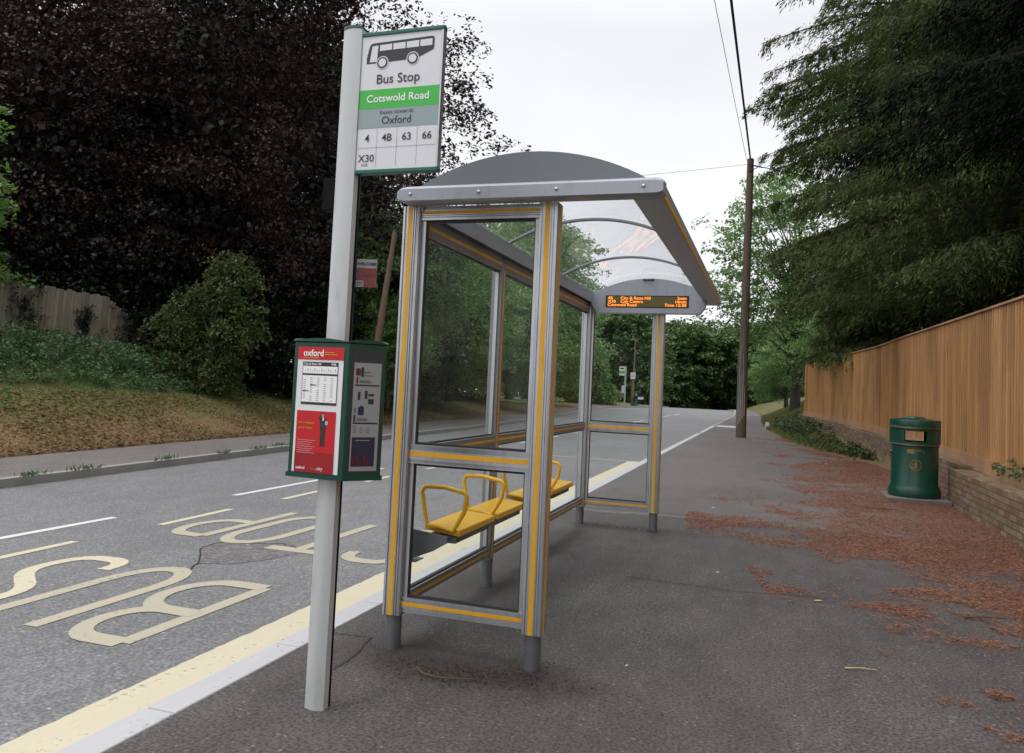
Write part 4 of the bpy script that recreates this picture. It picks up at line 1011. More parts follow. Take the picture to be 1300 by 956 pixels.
# printed person on the poster: dark suit, hand at the head, parcel under the arm
def pg(pts, mi, dz=.0045): mb.add([tuple(T1 @ Vector((u0 + .150 + x * .001, .130 + z * .001, dz))) for x, z in pts], [tuple(range(len(pts)))], mi)
pg([(-12, 0), (-2, 0), (0, 70), (-11, 72)], 3); pg([(0, 0), (10, 0), (11, 70), (0, 72)], 3, .0046); pg([(-14, 70), (13, 70), (16, 112), (8, 122), (-10, 122), (-16, 112)], 3, .0049)
pg([(-16, 112), (-24, 116), (-14, 134), (-8, 132), (-15, 118), (-10, 112)], 3, .0050); pg([(-6, 122), (-9, 130), (-6, 140), (2, 141), (5, 134), (3, 124)], 8, .0052); pg([(-9, 134), (-6, 143), (3, 143), (5, 136), (0, 139)], 3, .0054)
pg([(-2, 108), (3, 108), (4, 122), (-3, 122)], 4, .0053); pg([(10, 92), (24, 90), (26, 106), (12, 108)], 7, .0055); pg([(-15, 0), (-2, 0), (-2, 4), (-15, 3)], 3, .0056); pg([(0, 0), (14, 0), (13, 3), (0, 4)], 3, .0057)
simple('print_skin', (.45, .25, .17), .5)
loc(mb).build('poster', ['paper', 'print_red', 'print_darkred', 'print_black', 'print_white', 'print_grey', 'print_gold', 'print_pink', 'print_skin'] if False else ['paper', 'print_red', 'print_darkred', 'print_black', 'print_white', 'print_grey', 'print_gold', 'print_grey', 'print_skin'], case)
a, b = Vector((CP[1][0], CP[1][1], 0)), Vector((CP[2][0], CP[2][1], 0)); W2 = (b - a).length; d2 = (b - a).normalized()
T2 = frame((a.x, a.y, .995), d2, (0, 0, 1)); mb = MB()
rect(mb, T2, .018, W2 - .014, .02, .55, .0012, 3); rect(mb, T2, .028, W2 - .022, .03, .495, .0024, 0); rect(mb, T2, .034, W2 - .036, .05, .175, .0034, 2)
w_ = W2 - .062
for (j, hh) in ((.395, .006), (.232, .006)): rect(mb, T2, .034, .034 + w_, j, j + hh, .0034, 2)
for (uu, j, ww, hh, c_) in ((.036, .44, .022, .03, 1), (.060, .435, .012, .04, 2), (.075, .452, .03, .006, 4), (.075, .438, .04, .004, 4), (.040, .405, .008, .028, 1), (.055, .408, .05, .012, 4),
    (.050, .335, .012, .035, 3), (.082, .340, .012, .035, 3), (.098, .352, .026, .01, 3), (.098, .318, .026, .022, 2), (.055, .27, .026, .034, 2), (.036, .28, .01, .02, 4), (.062, .30, .014, .01, 3), (.036, .24, .008, .03, 2), (.05, .245, .05, .012, 4)):
    rect(mb, T2, uu, uu + ww, j, j + hh, .0036, c_)
for j in range(10): rect(mb, T2, .036 + (j % 3) * .03, .05 + (j % 3) * .03, .195 + (j // 3) * .009, .198 + (j // 3) * .009, .0036, 4)
for j, (uu, hh) in enumerate(((.04, .03), (.055, .045), (.07, .02), (.09, .05), (.105, .035))): rect(mb, T2, uu, uu + .01, .055, .055 + hh, .0042, 1)
rect(mb, T2, .05, .115, .16, .163, .0042, 0)
loc(mb).build('side_poster', ['shaded_paper', 'dull_red', 'dull_navy', 'print_black', 'bank_print'], case)

# ---------------------------------------------------------------- bus shelter
XB, XF, YA, YB = -1.876, -1.10, 3.90, 8.27; ZA, ZT = .18, 2.36
SH = empty('bus_shelter', (-1.49, 6.1, 0)); tag(SH, 'glazed bus shelter of grooved aluminium with yellow strips and a curved clear roof', 'bus shelter')
def ls(mb): mb.v = [(x + 1.49, y - 6.1, z) for x, y, z in mb.v]; return mb
def prof_post(cx, cy, w=.104, g=.008):
    h = w / 2; r = .014; out = []
    # grooved square: walk sides
    for k in range(4):
        a = k * 90
        def T(p, a=a):
            c, s_ = math.cos(R(a)), math.sin(R(a)); return (cx + p[0] * c - p[1] * s_, cy + p[0] * s_ + p[1] * c)
        side = [(-h + r, -h)]
        for q in (-.030, .020, .033):
            side += [(q - .0045, -h), (q - .0035, -h + g), (q + .0035, -h + g), (q + .0045, -h)]
        side += [(h - r, -h), (h - r * .3, -h + r * .3)]
        out += [T(p) for p in side]
    return out
def post(cx, cy, strips):
    mb = MB(); mb.prism(prof_post(cx, cy), ZA, 2.372); p = ls(mb).build('post', 'aluminium', SH)
    mb = MB(); mb.lathe([(0, -.02), (.043, -.02), (.043, ZA + .01), (0, ZA + .01)], (cx, cy), 24); ls(mb).build('foot', 'steel_foot', p, smooth=True)
    mb = MB(); h = .0525
    for s_ in strips:
        if s_ == 'f': mb.box(cx - .016, cx + .010, cy - h - .001, cy - h + .004, ZA + .001, 2.37)
        if s_ == 'b': mb.box(cx - .012, cx + .012, cy + h - .004, cy + h + .001, ZA + .001, 2.37)
        if s_ == 'r': mb.box(cx + h - .004, cx + h + .001, cy - .012, cy + .012, ZA + .001, 2.37)
        if s_ == 'l': mb.box(cx - h - .001, cx - h + .004, cy - .012, cy + .012, ZA + .001, 2.37)
    ls(mb).build('yellow_strip', 'yellow_strip', p)
    return p
post(XB, YA, 'fl'); post(XF, YA, 'fr')
post(XF, YB, 'fr'); post(XB, YB, 'fl')
YM = [YA + (YB - YA) / 3, YA + 2 * (YB - YA) / 3]
for y in YM:
    mb = MB(); mb.box(XB - .045, XB + .035, y - .042, y + .042, ZA, 2.30); p = ls(mb).build('mullion', 'aluminium_dark', SH, bevel=.004)
    mb = MB(); mb.box(XB + .034, XB + .037, y - .013, y + .010, ZA + .01, 2.25); ls(mb).build('yellow_strip', 'yellow_strip', p)
    mb = MB(); mb.lathe([(0, -.02), (.043, -.02), (.043, ZA + .01), (0, ZA + .01)], (XB, y), 20); ls(mb).build('foot', 'steel_foot', p, smooth=True)
def grooves(z0, z1, yo, depth, zs, g=.009):
    # profile polygon (perp, z) of a grooved rail, outer side at -depth/2
    pts = [(depth / 2, z0), (depth / 2, z1), (-depth / 2, z1)]
    for q in sorted(zs, reverse=True): pts += [(-depth / 2, q + .0035), (-depth / 2 + g, q + .003), (-depth / 2 + g, q - .003), (-depth / 2, q - .0035)]
    pts += [(-depth / 2, z0)]; return pts
def rail_x(y, z0, z1, zs, sz, name='rail'):   # across, at the ends
    mb = MB(); pts = grooves(z0, z1, 0, .06, zs); mb.prism([(y + p[0], p[1]) for p in pts], XB + .0525, XF - .0525, 'x'); r_ = ls(mb).build(name, 'aluminium', SH)
    mb = MB(); mb.box(XB + .053, XF - .053, y - .0315, y - .0285, sz[0], sz[1]); mb.box(XB + .053, XF - .053, y + .0305, y + .0315, sz[0], sz[1]); ls(mb).build('yellow_strip', 'yellow_strip', r_)
def rail_y(x, z0, z1, ya, yb, sz, mat='aluminium_dark', wd=.055):
    mb = MB(); mb.box(x - wd / 2, x + wd / 2, ya, yb, z0, z1); r_ = ls(mb).build('rail', mat, SH, bevel=.003)
    mb = MB(); mb.box(x + wd / 2 + .0002, x + wd / 2 + .002, ya, yb, sz[0], sz[1]); ls(mb).build('yellow_strip', 'yellow_strip', r_)
for y in (YA, YB):
    rail_x(y, 2.298, 2.372, [2.312, 2.322, 2.358, 2.365], (2.330, 2.347)); rail_x(y, .983, 1.083, [.992, 1.000, 1.060, 1.068, 1.076], (1.022, 1.046)); rail_x(y, .200, .274, [.208, .216, .258, .266], (.232, .251))
bays = [(YA + .0525, YM[0] - .042), (YM[0] + .042, YM[1] - .042), (YM[1] + .042, YB - .0525)]
for (a, b) in bays:
    rail_y(XB, 2.24, 2.34, a, b, (2.28, 2.30)); rail_y(XB, .993, 1.063, a, b, (1.02, 1.036)); rail_y(XB, .21, .272, a, b, (.232, .248))
# panes
def pane_x(y, z0, z1, x0=XB + .0525, x1=XF - .0525):
    g_ = MB(); g_.box(x0 + .02, x1 - .02, y - .004, y + .004, z0 + .012, z1 - .012); p = ls(g_).build('glass_pane', 'clear_glass', SH)
    mb = MB()
    for (a, b) in ((x0 + .0002, x0 + .024), (x1 - .024, x1 - .0002)): mb.box(a, b, y - .016, y + .016, z0 + .0002, z1 - .0002)
    ls(mb).each('bead', 'aluminium', p, bevel=.002)
    mb = MB(); mb.box(x0 + .0245, x1 - .0245, y - .012, y + .012, z0 + .0002, z0 + .013); mb.box(x0 + .0245, x1 - .0245, y - .012, y + .012, z1 - .013, z1 - .0002)
    for (a, b) in ((x0 + .0245, x0 + .029), (x1 - .029, x1 - .0245)): mb.box(a, b, y - .012, y + .012, z0 + .0132, z1 - .0132)
    ls(mb).each('gasket', 'rubber_gasket', p)
for y in (YA, YB): pane_x(y, 1.083, 2.298); pane_x(y, .274, .983)
def pane_y(x, a, b, z0, z1):
    g_ = MB(); g_.box(x - .004, x + .004, a + .015, b - .015, z0 + .008, z1 - .008); p = ls(g_).build('glass_pane', 'clear_glass', SH)
    mb = MB(); mb.box(x - .012, x + .012, b - .020, b - .0002, z0 + .0002, z1 - .0002); ls(mb).each('bead', 'aluminium', p)
    mb = MB(); mb.box(x - .012, x + .012, a + .0002, a + .014, z0 + .0002, z1 - .0002); mb.box(x - .012, x + .012, a + .015, b - .021, z0 + .0002, z0 + .010); mb.box(x - .012, x + .012, a + .015, b - .021, z1 - .010, z1 - .0002)
    ls(mb).each('gasket', 'rubber_gasket', p)
for (a, b) in bays: pane_y(XB, a, b, 1.063, 2.24); pane_y(XB, a, b, .272, .993)
# roof
RX0, RX1, RY0, RY1 = -1.915, -.505, 3.745, 8.62
def fascia(y0, sgn, name):
    mb = MB(); # profile in (y,z): rounded nose towards -Y*sgn
    pr_ = [(0, 2.378), (.0, 2.44), (.010, 2.452), (.03, 2.460), (.115, 2.475), (.115, 2.374), (.01, 2.372)]
    pts = [(y0 + sgn * a, z) for a, z in pr_]
    # rounded ends: scale heights at ends
    xs = [(RX0, .55), (RX0 + .010, .78), (RX0 + .024, .92), (RX0 + .045, 1), (RX1 - .045, 1), (RX1 - .024, .95), (RX1 - .010, .82), (RX1, .6)]
    vs = []; n = len(pts); zc = 2.41
    for (x, k) in xs: vs += [(x, y, zc + (z - zc) * k) for y, z in pts]
    fs = []
    for i in range(len(xs) - 1):
        for j in range(n): j2 = (j + 1) % n; fs.append((i * n + j, i * n + j2, (i + 1) * n + j2, (i + 1) * n + j))
    fs += [tuple(range(n))[::-1], tuple((len(xs) - 1) * n + j for j in range(n))]
    mb.add(vs, fs); f_ = ls(mb).build(name, 'grey_panel', SH, smooth=True, angle=35)
    for x in (-1.838, -1.45, -1.035, -.60):
        mb = MB(); n2 = 12; vv = []
        for (r_, d) in ((.010, 0), (.010, .003), (.007, .007), (.003, .009)):
            for j in range(n2): vv.append((x + r_ * math.cos(2 * PI * j / n2), y0 - sgn * d, 2.412 + r_ * math.sin(2 * PI * j / n2)))
        mb.add(vv, [(i * n2 + j, i * n2 + (j + 1) % n2, (i + 1) * n2 + (j + 1) % n2, (i + 1) * n2 + j) for i in range(3) for j in range(n2)] + [tuple(3 * n2 + j for j in range(n2))])
        ls(mb).build('bolt', 'aluminium', f_, smooth=True)
fascia(RY0, 1, 'front_fascia'); fascia(RY1, -1, 'rear_fascia')
AX0, AX1 = -1.84, -.58
def arcz(x, top=2.635, base=2.462):
    c = (AX0 + AX1) / 2; hw = (AX1 - AX0) / 2; h = top - base; r_ = (hw * hw + h * h) / (2 * h); return top - r_ + math.sqrt(max(0, r_ * r_ - (x - c) ** 2))
xs = [AX0 + (AX1 - AX0) * i / 24 for i in range(25)]
for y0, y1 in ((RY0 + .08, RY0 + .095), (RY1 - .095, RY1 - .08)):
    mb = MB(); mb.prism([(x, arcz(x)) for x in xs] + [(AX1, 2.44), (AX0, 2.44)], y0, y1, 'y'); ls(mb).build('roof_end_arch', 'roof_arch_grey', SH)
mb = MB(); n = len(xs); ya, yb = RY0 + .096, RY1 - .096; vs = []
for x in xs: vs += [(x, ya, arcz(x) - .002), (x, yb, arcz(x) - .002), (x, yb, arcz(x) - .007), (x, ya, arcz(x) - .007)]
fs = []
for i in range(n - 1):
    for j in range(4): j2 = (j + 1) % 4; fs.append((i * 4 + j, i * 4 + j2, (i + 1) * 4 + j2, (i + 1) * 4 + j))
mb.add(vs, fs); ls(mb).build('roof_sheet', 'roof_sheet', SH, smooth=True, angle=50)
for y in (YM[0] + .02, 6.95):
    mb = MB(); mb.prism([(x, arcz(x) - .008) for x in xs] + [(x, arcz(x) - .028) for x in xs[::-1]], y - .016, y + .016, 'y'); ls(mb).build('roof_rib', 'aluminium_dark', SH, bevel=.004)
mb = MB(); mb.box(AX1 - .085, RX1 - .01, RY0 + .1155, RY1 - .1155, 2.372, 2.386); mb.box(RX1 - .022, RX1 - .01, RY0 + .1155, RY1 - .1155, 2.3865, 2.455); mb.box(AX1 - .02, RX1 - .0225, RY0 + .1155, RY1 - .1155, 2.448, 2.456)
gt_ = ls(mb).build('gutter', 'grey_panel', SH, bevel=.002)
mb = MB(); mb.box(RX1 - .0098, RX1 - .006, RY0 + .12, RY1 - .12, 2.376, 2.40); ls(mb).build('yellow_strip', 'yellow_strip', gt_)
mb = MB(); mb.box(RX0 + .01, AX0 + .03, RY0 + .1155, RY1 - .1155, 2.345, 2.452); ls(mb).build('gutter', 'grey_panel', SH, bevel=.003)
mb = MB(); mb.box(XB - .05, AX0 + .03, YA + .053, YB - .053, 2.3405, 2.3448); ls(mb).build('roof_seal', 'rubber_gasket', SH)
# display board
mb = MB(); DY = YB - .03
pts = [(-1.745, 2.232), (-.685, 2.232), (-.635, 2.30), (-.625, 2.36)] + [(x, arcz(x, 2.60, 2.41)) for x in np.linspace(-.68, -1.76, 18)] + [(-1.835, 2.37), (-1.82, 2.33)]
mb.prism(pts, DY - .09, DY - .0, 'y'); board = ls(mb).build('display_board', 'grey_panel', SH, bevel=.004)
mb = MB(); mb.box(-1.66, -.80, DY - .0925, DY - .0905, 2.292, 2.418); ls(mb).build('bezel', 'black_plastic', board)
mb = MB(); mb.box(-1.648, -.812, DY - .0942, DY - .0926, 2.300, 2.410); ls(mb).build('screen', 'led_back', board)
mb = MB(); TY = DY - .0952
for j, (l_, m__, r_) in enumerate((('4B', 'City & Rose Hill', '3min'), ('X30', 'City Centre', '14min'), ('Cotswold Road', '', 'Time 12:30'))):
    z = 2.377 - j * .0358
    mb = MB(); mb.text(l_, .043, frame((-1.635, TY, z), (1, 0, 0), (0, 0, 1)), 0, 'l', .0002, 1.12)
    ls(mb).build('display_text', 'led_text', board); mb = MB()
    if m__: mb.text(m__, .043, frame((-1.500, TY, z), (1, 0, 0), (0, 0, 1)), 0, 'l', .0002, 1.12)
    mb.text(r_, .043, frame((-.825, TY, z), (1, 0, 0), (0, 0, 1)), 0, 'r', .0002, 1.12)
    ls(mb).build('display_text', 'led_text', board)
mb = MB(); mb.tube([(-1.27, DY - .0905, 2.585), (-1.22, DY - .13, 2.575), (-1.16, DY - .0905, 2.585)], .009, 8); ls(mb).build('camera_bracket', 'rubber_gasket', board, smooth=True)
# bench
SZ = .615
def seat(y0, y1):
    mb = MB(); xs_ = (-1.815, -1.60)
    mb.add([(xs_[0], y0, SZ + .012), (xs_[1], y0, SZ - .004), (xs_[1], y1, SZ - .004), (xs_[0], y1, SZ + .012), (xs_[0], y0, SZ - .018), (xs_[1], y0, SZ - .042), (xs_[1], y1, SZ - .042), (xs_[0], y1, SZ - .018)],
           [(0, 1, 2, 3), (7, 6, 5, 4), (0, 4, 5, 1), (1, 5, 6, 2), (2, 6, 7, 3), (3, 7, 4, 0)]); s_ = ls(mb).build('seat', 'yellow_seat', SH, bevel=.006)
    mb = MB(); mb.box(-1.80, -1.63, y0 + .02, y1 - .02, SZ - .085, SZ - .044); ls(mb).build('under_frame', 'steel_foot', s_, bevel=.004)
SE = [(4.10, 4.69), (4.75, 5.33), (5.53, 6.09), (6.15, 6.75)]
for a, b in SE: seat(a, b)
def hoop(y):
    pts = []
    base = [(-1.79, SZ + .012), (-1.815, SZ + .10), (-1.832, SZ + .195), (-1.815, SZ + .222), (-1.70, SZ + .226), (-1.58, SZ + .205), (-1.562, SZ + .185), (-1.575, SZ + .10), (-1.635, SZ - .01)]
    for i in range(len(base) - 1):
        for t in (0, .5): pts.append((base[i][0] * (1 - t) + base[i + 1][0] * t, y, base[i][1] * (1 - t) + base[i + 1][1] * t))
    pts.append((base[-1][0], y, base[-1][1])); pts.append((-1.71, y, SZ + .004))
    mb = MB(); mb.tube(pts, .0125, 10, closed=True); ls(mb).build('armrest', 'yellow_seat', SH, smooth=True)
for y in (4.085, 4.72, 5.515, 6.12): hoop(y)
for y in (4.02, 5.43):
    mb = MB(); mb.prism([(-1.862, SZ - .005), (-1.64, SZ - .03), (-1.64, SZ - .065), (-1.72, SZ - .115), (-1.862, SZ - .175)], y - .006, y + .006, 'y'); mb.box(-1.862, -1.80, y - .05, y + .06, SZ - .175, SZ - .17); ls(mb).build('bench_bracket', 'steel_foot', SH)
mb = MB(); mb.box(-1.80, -1.75, 4.027, 6.72, SZ - .125, SZ - .087); ls(mb).build('bench_rail', 'steel_foot', SH, bevel=.004)

# ---------------------------------------------------------------- poles, wires, distant things
up = empty('utility_pole', (-.87, 28.5, 0)); tag(up, 'tall round wooden utility pole at the edge of the footway beyond the shelter', 'utility pole')
mb = MB(); mb.tube([(0, 0, -.2), (0, 0, 2.5), (.02, 0, 6), (.05, 0, 9.75)], [.165, .155, .135, .115], 18); mb.build('shaft', 'pole_wood', up, smooth=True)
mb = MB()
for i, a in enumerate((200, 225, 250, 275, 298)):
    t = R(a); h = (2.6, 3.1, 2.2, 2.9, 1.8)[i]; mb.tube([(math.cos(t) * .158, math.sin(t) * .158, .35 + .1 * i), (math.cos(t) * .152, math.sin(t) * .152, h)], [.022, .008], 5)
mb.build('bleached_splits', 'pole_bleached', up, smooth=True)
mb = MB(); mb.tube([(-.165, -.05, 0), (-.16, -.05, 2.8)], .022, 8); mb.build('conduit', 'steel_foot', up, smooth=True)
mb = MB(); mb.tube([(.0, -.16, 9.55), (.45, -.18, 9.42)], .025, 8); mb.tube([(0, -.14, 9.3), (.3, -.1, 9.45)], .015, 6); mb.build('bracket', 'rubber_gasket', up)
mb = MB(); mb.tube([(.05, 0, 9.751), (.05, 0, 9.80)], [.13, .09], 16); mb.build('cap', 'rubber_gasket', up)
def wire(label, a, b, sag, r):
    a = np.array(a); b = np.array(b); pts = [a + (b - a) * t - np.array([0, 0, sag * 4 * t * (1 - t)]) for t in np.linspace(0, 1, 25)]
    mb = MB(); mb.tube(pts, r, 6); o = mb.build('overhead_wire', 'cable', None, smooth=True); tag(o, label, 'cable')
wire('thick black overhead cable running from the pole top up out of the picture', (-.83, 28.3, 9.78), (-1.25, -10, 9.7), .10, .032)
wire('thin overhead wire left of the thick cable, also ending at the pole top', (-.95, 28.4, 9.72), (-1.95, -10, 9.5), .15, .008)
wire('thin overhead wire crossing the sky to the left from the utility pole', (-.9, 28.5, 9.6), (-26, 39, 12), .3, .006)
wire('short overhead wire running right from the pole into the conifer', (-.45, 28.3, 9.43), (7, 31, 8.6), .1, .016)
lp = empty('leaning_pole', (-10.95, 20.2, .3)); tag(lp, 'plain brown leaning pole in the shade on the left bank above the timetable case', 'pole')
mb = MB(); mb.tube([(-.0, 0, -.3), (.25, 0, 2.2), (.62, 0, 5.4)], [.11, .10, .07], 12); mb.build('shaft', 'rusty_pole', lp, smooth=True)
mb = MB(); mb.tube([(.62, 0, 5.401), (.625, 0, 5.43)], [.08, .06], 12); mb.build('cap', 'rubber_gasket', lp)
# old fence on the bank
of = empty('old_fence', (-17.0, 13.5, 1.6)); tag(of, 'weathered grey paling fence leaning on top of the left bank', 'fence')
V_ = []; F_ = []; T_ = []; r6 = random.Random(4); y = 8.0
while y < 17.9:
    w_ = .11; x = -17.0 + .03 * math.sin(y * 1.3); zt = 3.38 - .05 * (y - 10) / 7 + r6.uniform(-.03, .03); ln = .10 + (.25 if y > 13.2 else 0) * (y - 13.2) * .3
    if y > 16.4: zt -= (y - 16.4) * .55
    zb = 1.45; b = len(V_); jx = r6.uniform(-.01, .01)
    for (yy_, t_) in ((y, .0), (y + w_ - .006, .006)):
        for (z, sh) in ((zb, 0), (zt, ln)):
            V_ += [(x + .02 + t_ + jx - sh * .1 + 17.0, yy_ + sh * .45 - 13.5, z - 1.6), (x - .005 + jx - sh * .1 + 17.0, yy_ + sh * .45 - 13.5, z - 1.6)]
    F_ += [tuple(b + i for i in f) for f in [(0, 4, 6, 2), (1, 3, 7, 5), (0, 2, 3, 1), (4, 5, 7, 6), (2, 6, 7, 3), (0, 1, 5, 4)]]
    T_ += [r6.random()] * 8; y += w_
me = bpy.data.meshes.new('palings'); me.from_pydata(V_, [], F_); a = me.attributes.new('tint', 'FLOAT', 'POINT'); a.data.foreach_set('value', T_); link('palings', me, 'weathered_wood', of)
mb = MB(); mb.box(-.08, -.03, -5.5, 3.2, .4, .48); mb.box(-.08, -.03, -5.5, 3.2, 1.3, 1.38); mb.each('rail', 'weathered_wood', of)
C = []
for (yc, w_, zt) in ((14.25, .28, 3.5), (15.9, .14, 3.0), (17.6, .5, 3.1)):
    for _ in range(70): z = rng.uniform(1.7, zt); C.append((-16.93 + rng.normal(0, .03), yc + rng.normal(0, w_) * (.4 + .6 * (z - 1.6) / 1.9), z))
C = np.array(C); a = spray(rng, C, unit(np.tile(np.array([[1.0, -.5, .1]]), (len(C), 1))), 16, np.full(len(C), .13), .08, .5, .4)
tag(leaf_mesh('fence_ivy', *a, 'laurel_leaf'), 'dark ivy climbing over the old paling fence on the left bank', 'ivy', kind='stuff')
# distant bus stop, lamp, bin, sign
ds = empty('bus_stop_sign', (-13.6, 78, 0)); tag(ds, 'small distant bus stop with white and green flag seen through the far glass', 'bus stop')
mb = MB(); mb.box(-.07, .07, -.06, .06, -.1, 3.85); mb.build('post', 'pole_paint', ds)
mb = MB(); mb.box(-.62, -.075, -.03, .03, 2.95, 3.85); f_ = mb.build('flag', 'sign_white', ds)
mb = MB(); mb.box(-.61, -.08, -.036, -.031, 3.15, 3.4); mb.build('green_band', 'green_band', f_)
mb = MB(); mb.box(-.52, -.18, -.038, -.031, 3.6, 3.72); mb.build('bus_pictogram', 'print_black', f_)
mb = MB(); mb.box(-.33, -.072, -.12, .12, 1.2, 1.95); mb.build('timetable_case', 'sign_white', ds, bevel=.01)
dl = empty('lamp_column', (-12.95, 78.6, 0)); tag(dl, 'distant tall thin pole with a square white notice beside the far bus stop', 'pole')
mb = MB(); mb.tube([(0, 0, -.1), (0, 0, 3.0), (.06, 0, 3.05), (.12, 0, 6.7)], [.16, .14, .075, .06], 12); mb.build('shaft', 'rusty_pole', dl, smooth=True)
mb = MB(); mb.box(-.22, .27, -.19, -.165, 2.65, 3.3); pnl = mb.build('notice', 'sign_white', dl)
mb = MB(); mb.box(-.1, .14, -.194, -.191, 2.9, 2.98); mb.box(-.1, .10, -.194, -.191, 3.08, 3.14); mb.build('print', 'print_grey', pnl)
db = empty('litter_bin', (-12.55, 78.2, 0)); tag(db, 'tiny distant dark green litter bin at the foot of the far pole', 'litter bin')
mb = MB(); mb.lathe([(0, 0), (.24, 0), (.24, .12), (.21, .16), (.21, .72), (.18, .72), (0, .72)], n=24); mb.build('body', 'green_paint', db, smooth=True)
mb = MB(); mb.lathe([(0, .9), (.22, .9), (.22, 1.05), (.12, 1.12), (0, 1.13)], n=24); mb.build('lid', 'green_paint', db, smooth=True)
mb = MB()
for sx in (-1, 1): mb.box(sx * .19 - .02, sx * .19 + .02, -.09, .09, .715, .905)
mb.build('hood', 'green_paint', db)
dn = empty('road_sign', (-12.05, 78.2, 0)); tag(dn, 'tiny low white nameplate on short legs right of the distant bin', 'sign')
mb = MB(); mb.box(-.28, .28, -.02, .02, .65, .9); mb.build('plate', 'sign_white', dn)
for sx in (-.2, .2): mb = MB(); mb.box(sx - .025, sx + .025, -.015, .015, -.05, .66); mb.build('leg', 'black_plastic', dn)
# white marker stone on the right verge
mb = MB(); mb.prism([(-.1, -.05), (.14, -.05), (.12, .22), (.05, .30), (-.06, .28)], -.06, .06, 'y'); o = mb.build('marker_stone', 'sign_white', None, bevel=.015); o.location = (-.05, 37.2, .02); tag(o, 'small white painted marker stone where the footpath meets the grass bank', 'stone')

# loose twigs and leaves on the pavement
def twig(label, pts, r, mat='twig_bark', forks=()):
    mb = MB(); n = len(pts); mb.tube([(x, y, z + r + .003) for x, y, z in pts], [r * (1 - .6 * i / (n - 1)) for i in range(n)], 6)
    for (a, b) in forks: mb.tube([(a[0], a[1], a[2] + r + .003), (b[0], b[1], b[2] + r + .006)], [r * .6, r * .25], 5)
    o = mb.build('twig', mat, None, smooth=True); tag(o, label, 'twig')
twig('curved brown twig lying between the two near feet of the shelter', [(-1.62, 3.66, 0), (-1.56, 3.585, .004), (-1.46, 3.56, .006), (-1.36, 3.60, .003), (-1.28, 3.64, 0)], .006)
twig('longest straight dark stick on the needles near the right edge', [(1.28, 6.06, 0), (1.40, 6.10, .01), (1.56, 6.16, .0)], .009, forks=[((1.37, 6.09, 0), (1.44, 5.95, 0)), ((1.3, 6.07, 0), (1.2, 6.14, 0))])
twig('small stick lying across the pavement seam in front of the litter bin', [(1.25, 11.6, 0), (1.45, 11.5, .01), (1.62, 11.6, 0)], .012, forks=[((1.45, 11.5, 0), (1.5, 11.25, 0))])
twig('short pale stick in the lower middle of the pavement, right of the shelter', [(.42, 4.62, 0), (.50, 4.65, .003), (.58, 4.66, 0)], .005, 'dead_leaf')
def pleaf(label, x, y, s_, a, mat, cat='leaf', nm='fallen_leaf'):
    mb = MB(); pts = [(-1, 0, 0), (-.3, .35, .12), (.5, .28, .1), (1, 0, .02), (.5, -.28, .16), (-.3, -.35, .1)]
    vs = [(x + s_ * (p[0] * math.cos(a) - p[1] * math.sin(a)), y + s_ * (p[0] * math.sin(a) + p[1] * math.cos(a)), .008 + s_ * p[2]) for p in pts]
    vs2 = [(a_, b_, c_ - .002) for a_, b_, c_ in vs]; n = 6
    mb.add(vs + vs2, [tuple(range(6)), tuple(range(11, 5, -1))] + [(i, 6 + i, 6 + (i + 1) % 6, (i + 1) % 6) for i in range(6)])
    o = mb.build(nm, mat, None); tag(o, label, cat)
pleaf('single pale yellow leaf lying on the open pavement', .37, 6.05, .035, .4, 'dead_leaf')
pleaf('scrap of white paper on the needles left of the bin near the verge', 1.25, 18.8, .07, .2, 'litter_paper', 'litter', 'paper_scrap')
pleaf('small white scrap at the middle of the pavement beyond the shelter', -.62, 10.3, .03, .2, 'litter_paper', 'litter', 'paper_scrap')
pleaf('tiny white scrap in the foreground right of the near shelter foot', -.66, 4.15, .012, 1.0, 'litter_paper', 'litter', 'paper_scrap')
pleaf('white scrap on the pavement near the far shelter post', -.35, 6.6, .02, .8, 'litter_paper', 'litter', 'paper_scrap')

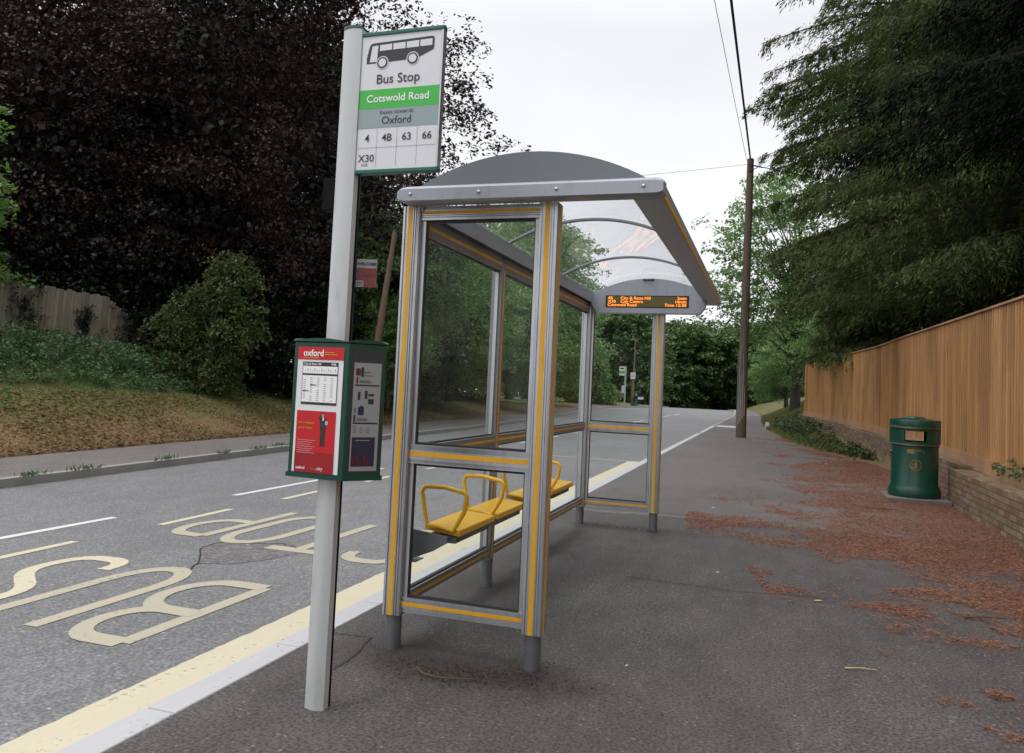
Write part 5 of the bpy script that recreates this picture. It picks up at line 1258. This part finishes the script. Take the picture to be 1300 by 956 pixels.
# ---------------------------------------------------------------- light, world
w = bpy.data.worlds.new('World'); sc.world = w; w.use_nodes = True; nt = w.node_tree; nt.nodes.clear()
out = nt.nodes.new('ShaderNodeOutputWorld'); bg = nt.nodes.new('ShaderNodeBackground')
sky = nt.nodes.new('ShaderNodeTexSky'); sky.sky_type = 'NISHITA'; sky.sun_disc = False; sky.sun_elevation = R(52); sky.sun_rotation = R(-60); sky.air_density = 1.0; sky.dust_density = 3
hs = N(nt, 'ShaderNodeHueSaturation', Saturation=.15); L(nt, sky.outputs[0], hs.inputs['Color'])
tc = nt.nodes.new('ShaderNodeTexCoord'); sx = nt.nodes.new('ShaderNodeSeparateXYZ'); L(nt, tc.outputs['Generated'], sx.inputs[0])
zen = ramp(nt, sx.outputs[2], [(p, tuple(q / 25 for q in c)) for p, c in [(.0, (12.2, 12.2, 12.4)), (.18, (11.4, 11.45, 11.7)), (.42, (10.0, 10.1, 10.55)), (.6, (15, 15.1, 15.6)), (1.0, (24.5, 24.6, 25))]])
zen = mixc(nt, 1.0, zen, (25, 25, 25), 'MULTIPLY')
cl = noise(nt, coords(nt, (1.2, 1.2, 3), 'Generated'), 2.2, 5, .5)
cc = mixc(nt, 1.0, zen, ramp(nt, cl, [(.3, (.90, .905, .92)), (.7, (1.0, 1.0, 1.0))]), 'MULTIPLY')
L(nt, mixc(nt, .92, hs.outputs[0], cc), bg.inputs[0]); bg.inputs[1].default_value = .1
L(nt, bg.outputs[0], out.inputs[0])
sl = bpy.data.lights.new('sun', 'SUN'); sl.energy = 1.0; sl.angle = R(25); sl.color = (1, .97, .93)
so = bpy.data.objects.new('sun', sl); COL.objects.link(so)
sd = Vector((-.45, -.35, .9)).normalized()   # direction towards the sun
so.rotation_euler = sd.to_track_quat('Z', 'Y').to_euler(); so.location = (0, 0, 30)
sky.sun_elevation = math.asin(sd.z); sky.sun_rotation = math.atan2(sd.x, sd.y)

# ---------------------------------------------------------------- camera
cam = bpy.data.cameras.new('camera'); co = bpy.data.objects.new('camera', cam); COL.objects.link(co)
r = Vector((0.94978909, 0.30957955, 0.04540041)); u = Vector((-0.02562052, -0.06766379, 0.99737917)); F = Vector((-0.31184015, 0.94846303, 0.05633474))
mtx = Matrix(((r.x, u.x, -F.x, 0), (r.y, u.y, -F.y, 0), (r.z, u.z, -F.z, 1.42), (0, 0, 0, 1))); co.matrix_world = mtx
cam.sensor_fit = 'HORIZONTAL'; cam.sensor_width = 36; cam.lens = 998.44 * 36 / 1300; cam.shift_y = -44.5 / 1300; cam.clip_end = 1500; cam.clip_start = .05
sc.camera = co
sc.view_settings.view_transform = 'Standard'; sc.view_settings.look = 'None'; sc.view_settings.exposure = 0; sc.view_settings.gamma = 1
cy = sc.cycles; cy.use_denoising = True; cy.max_bounces = 7; cy.transparent_max_bounces = 16; cy.diffuse_bounces = 3; cy.glossy_bounces = 3; cy.use_adaptive_sampling = True; cy.adaptive_threshold = .02
cy.caustics_reflective = False; cy.caustics_refractive = False
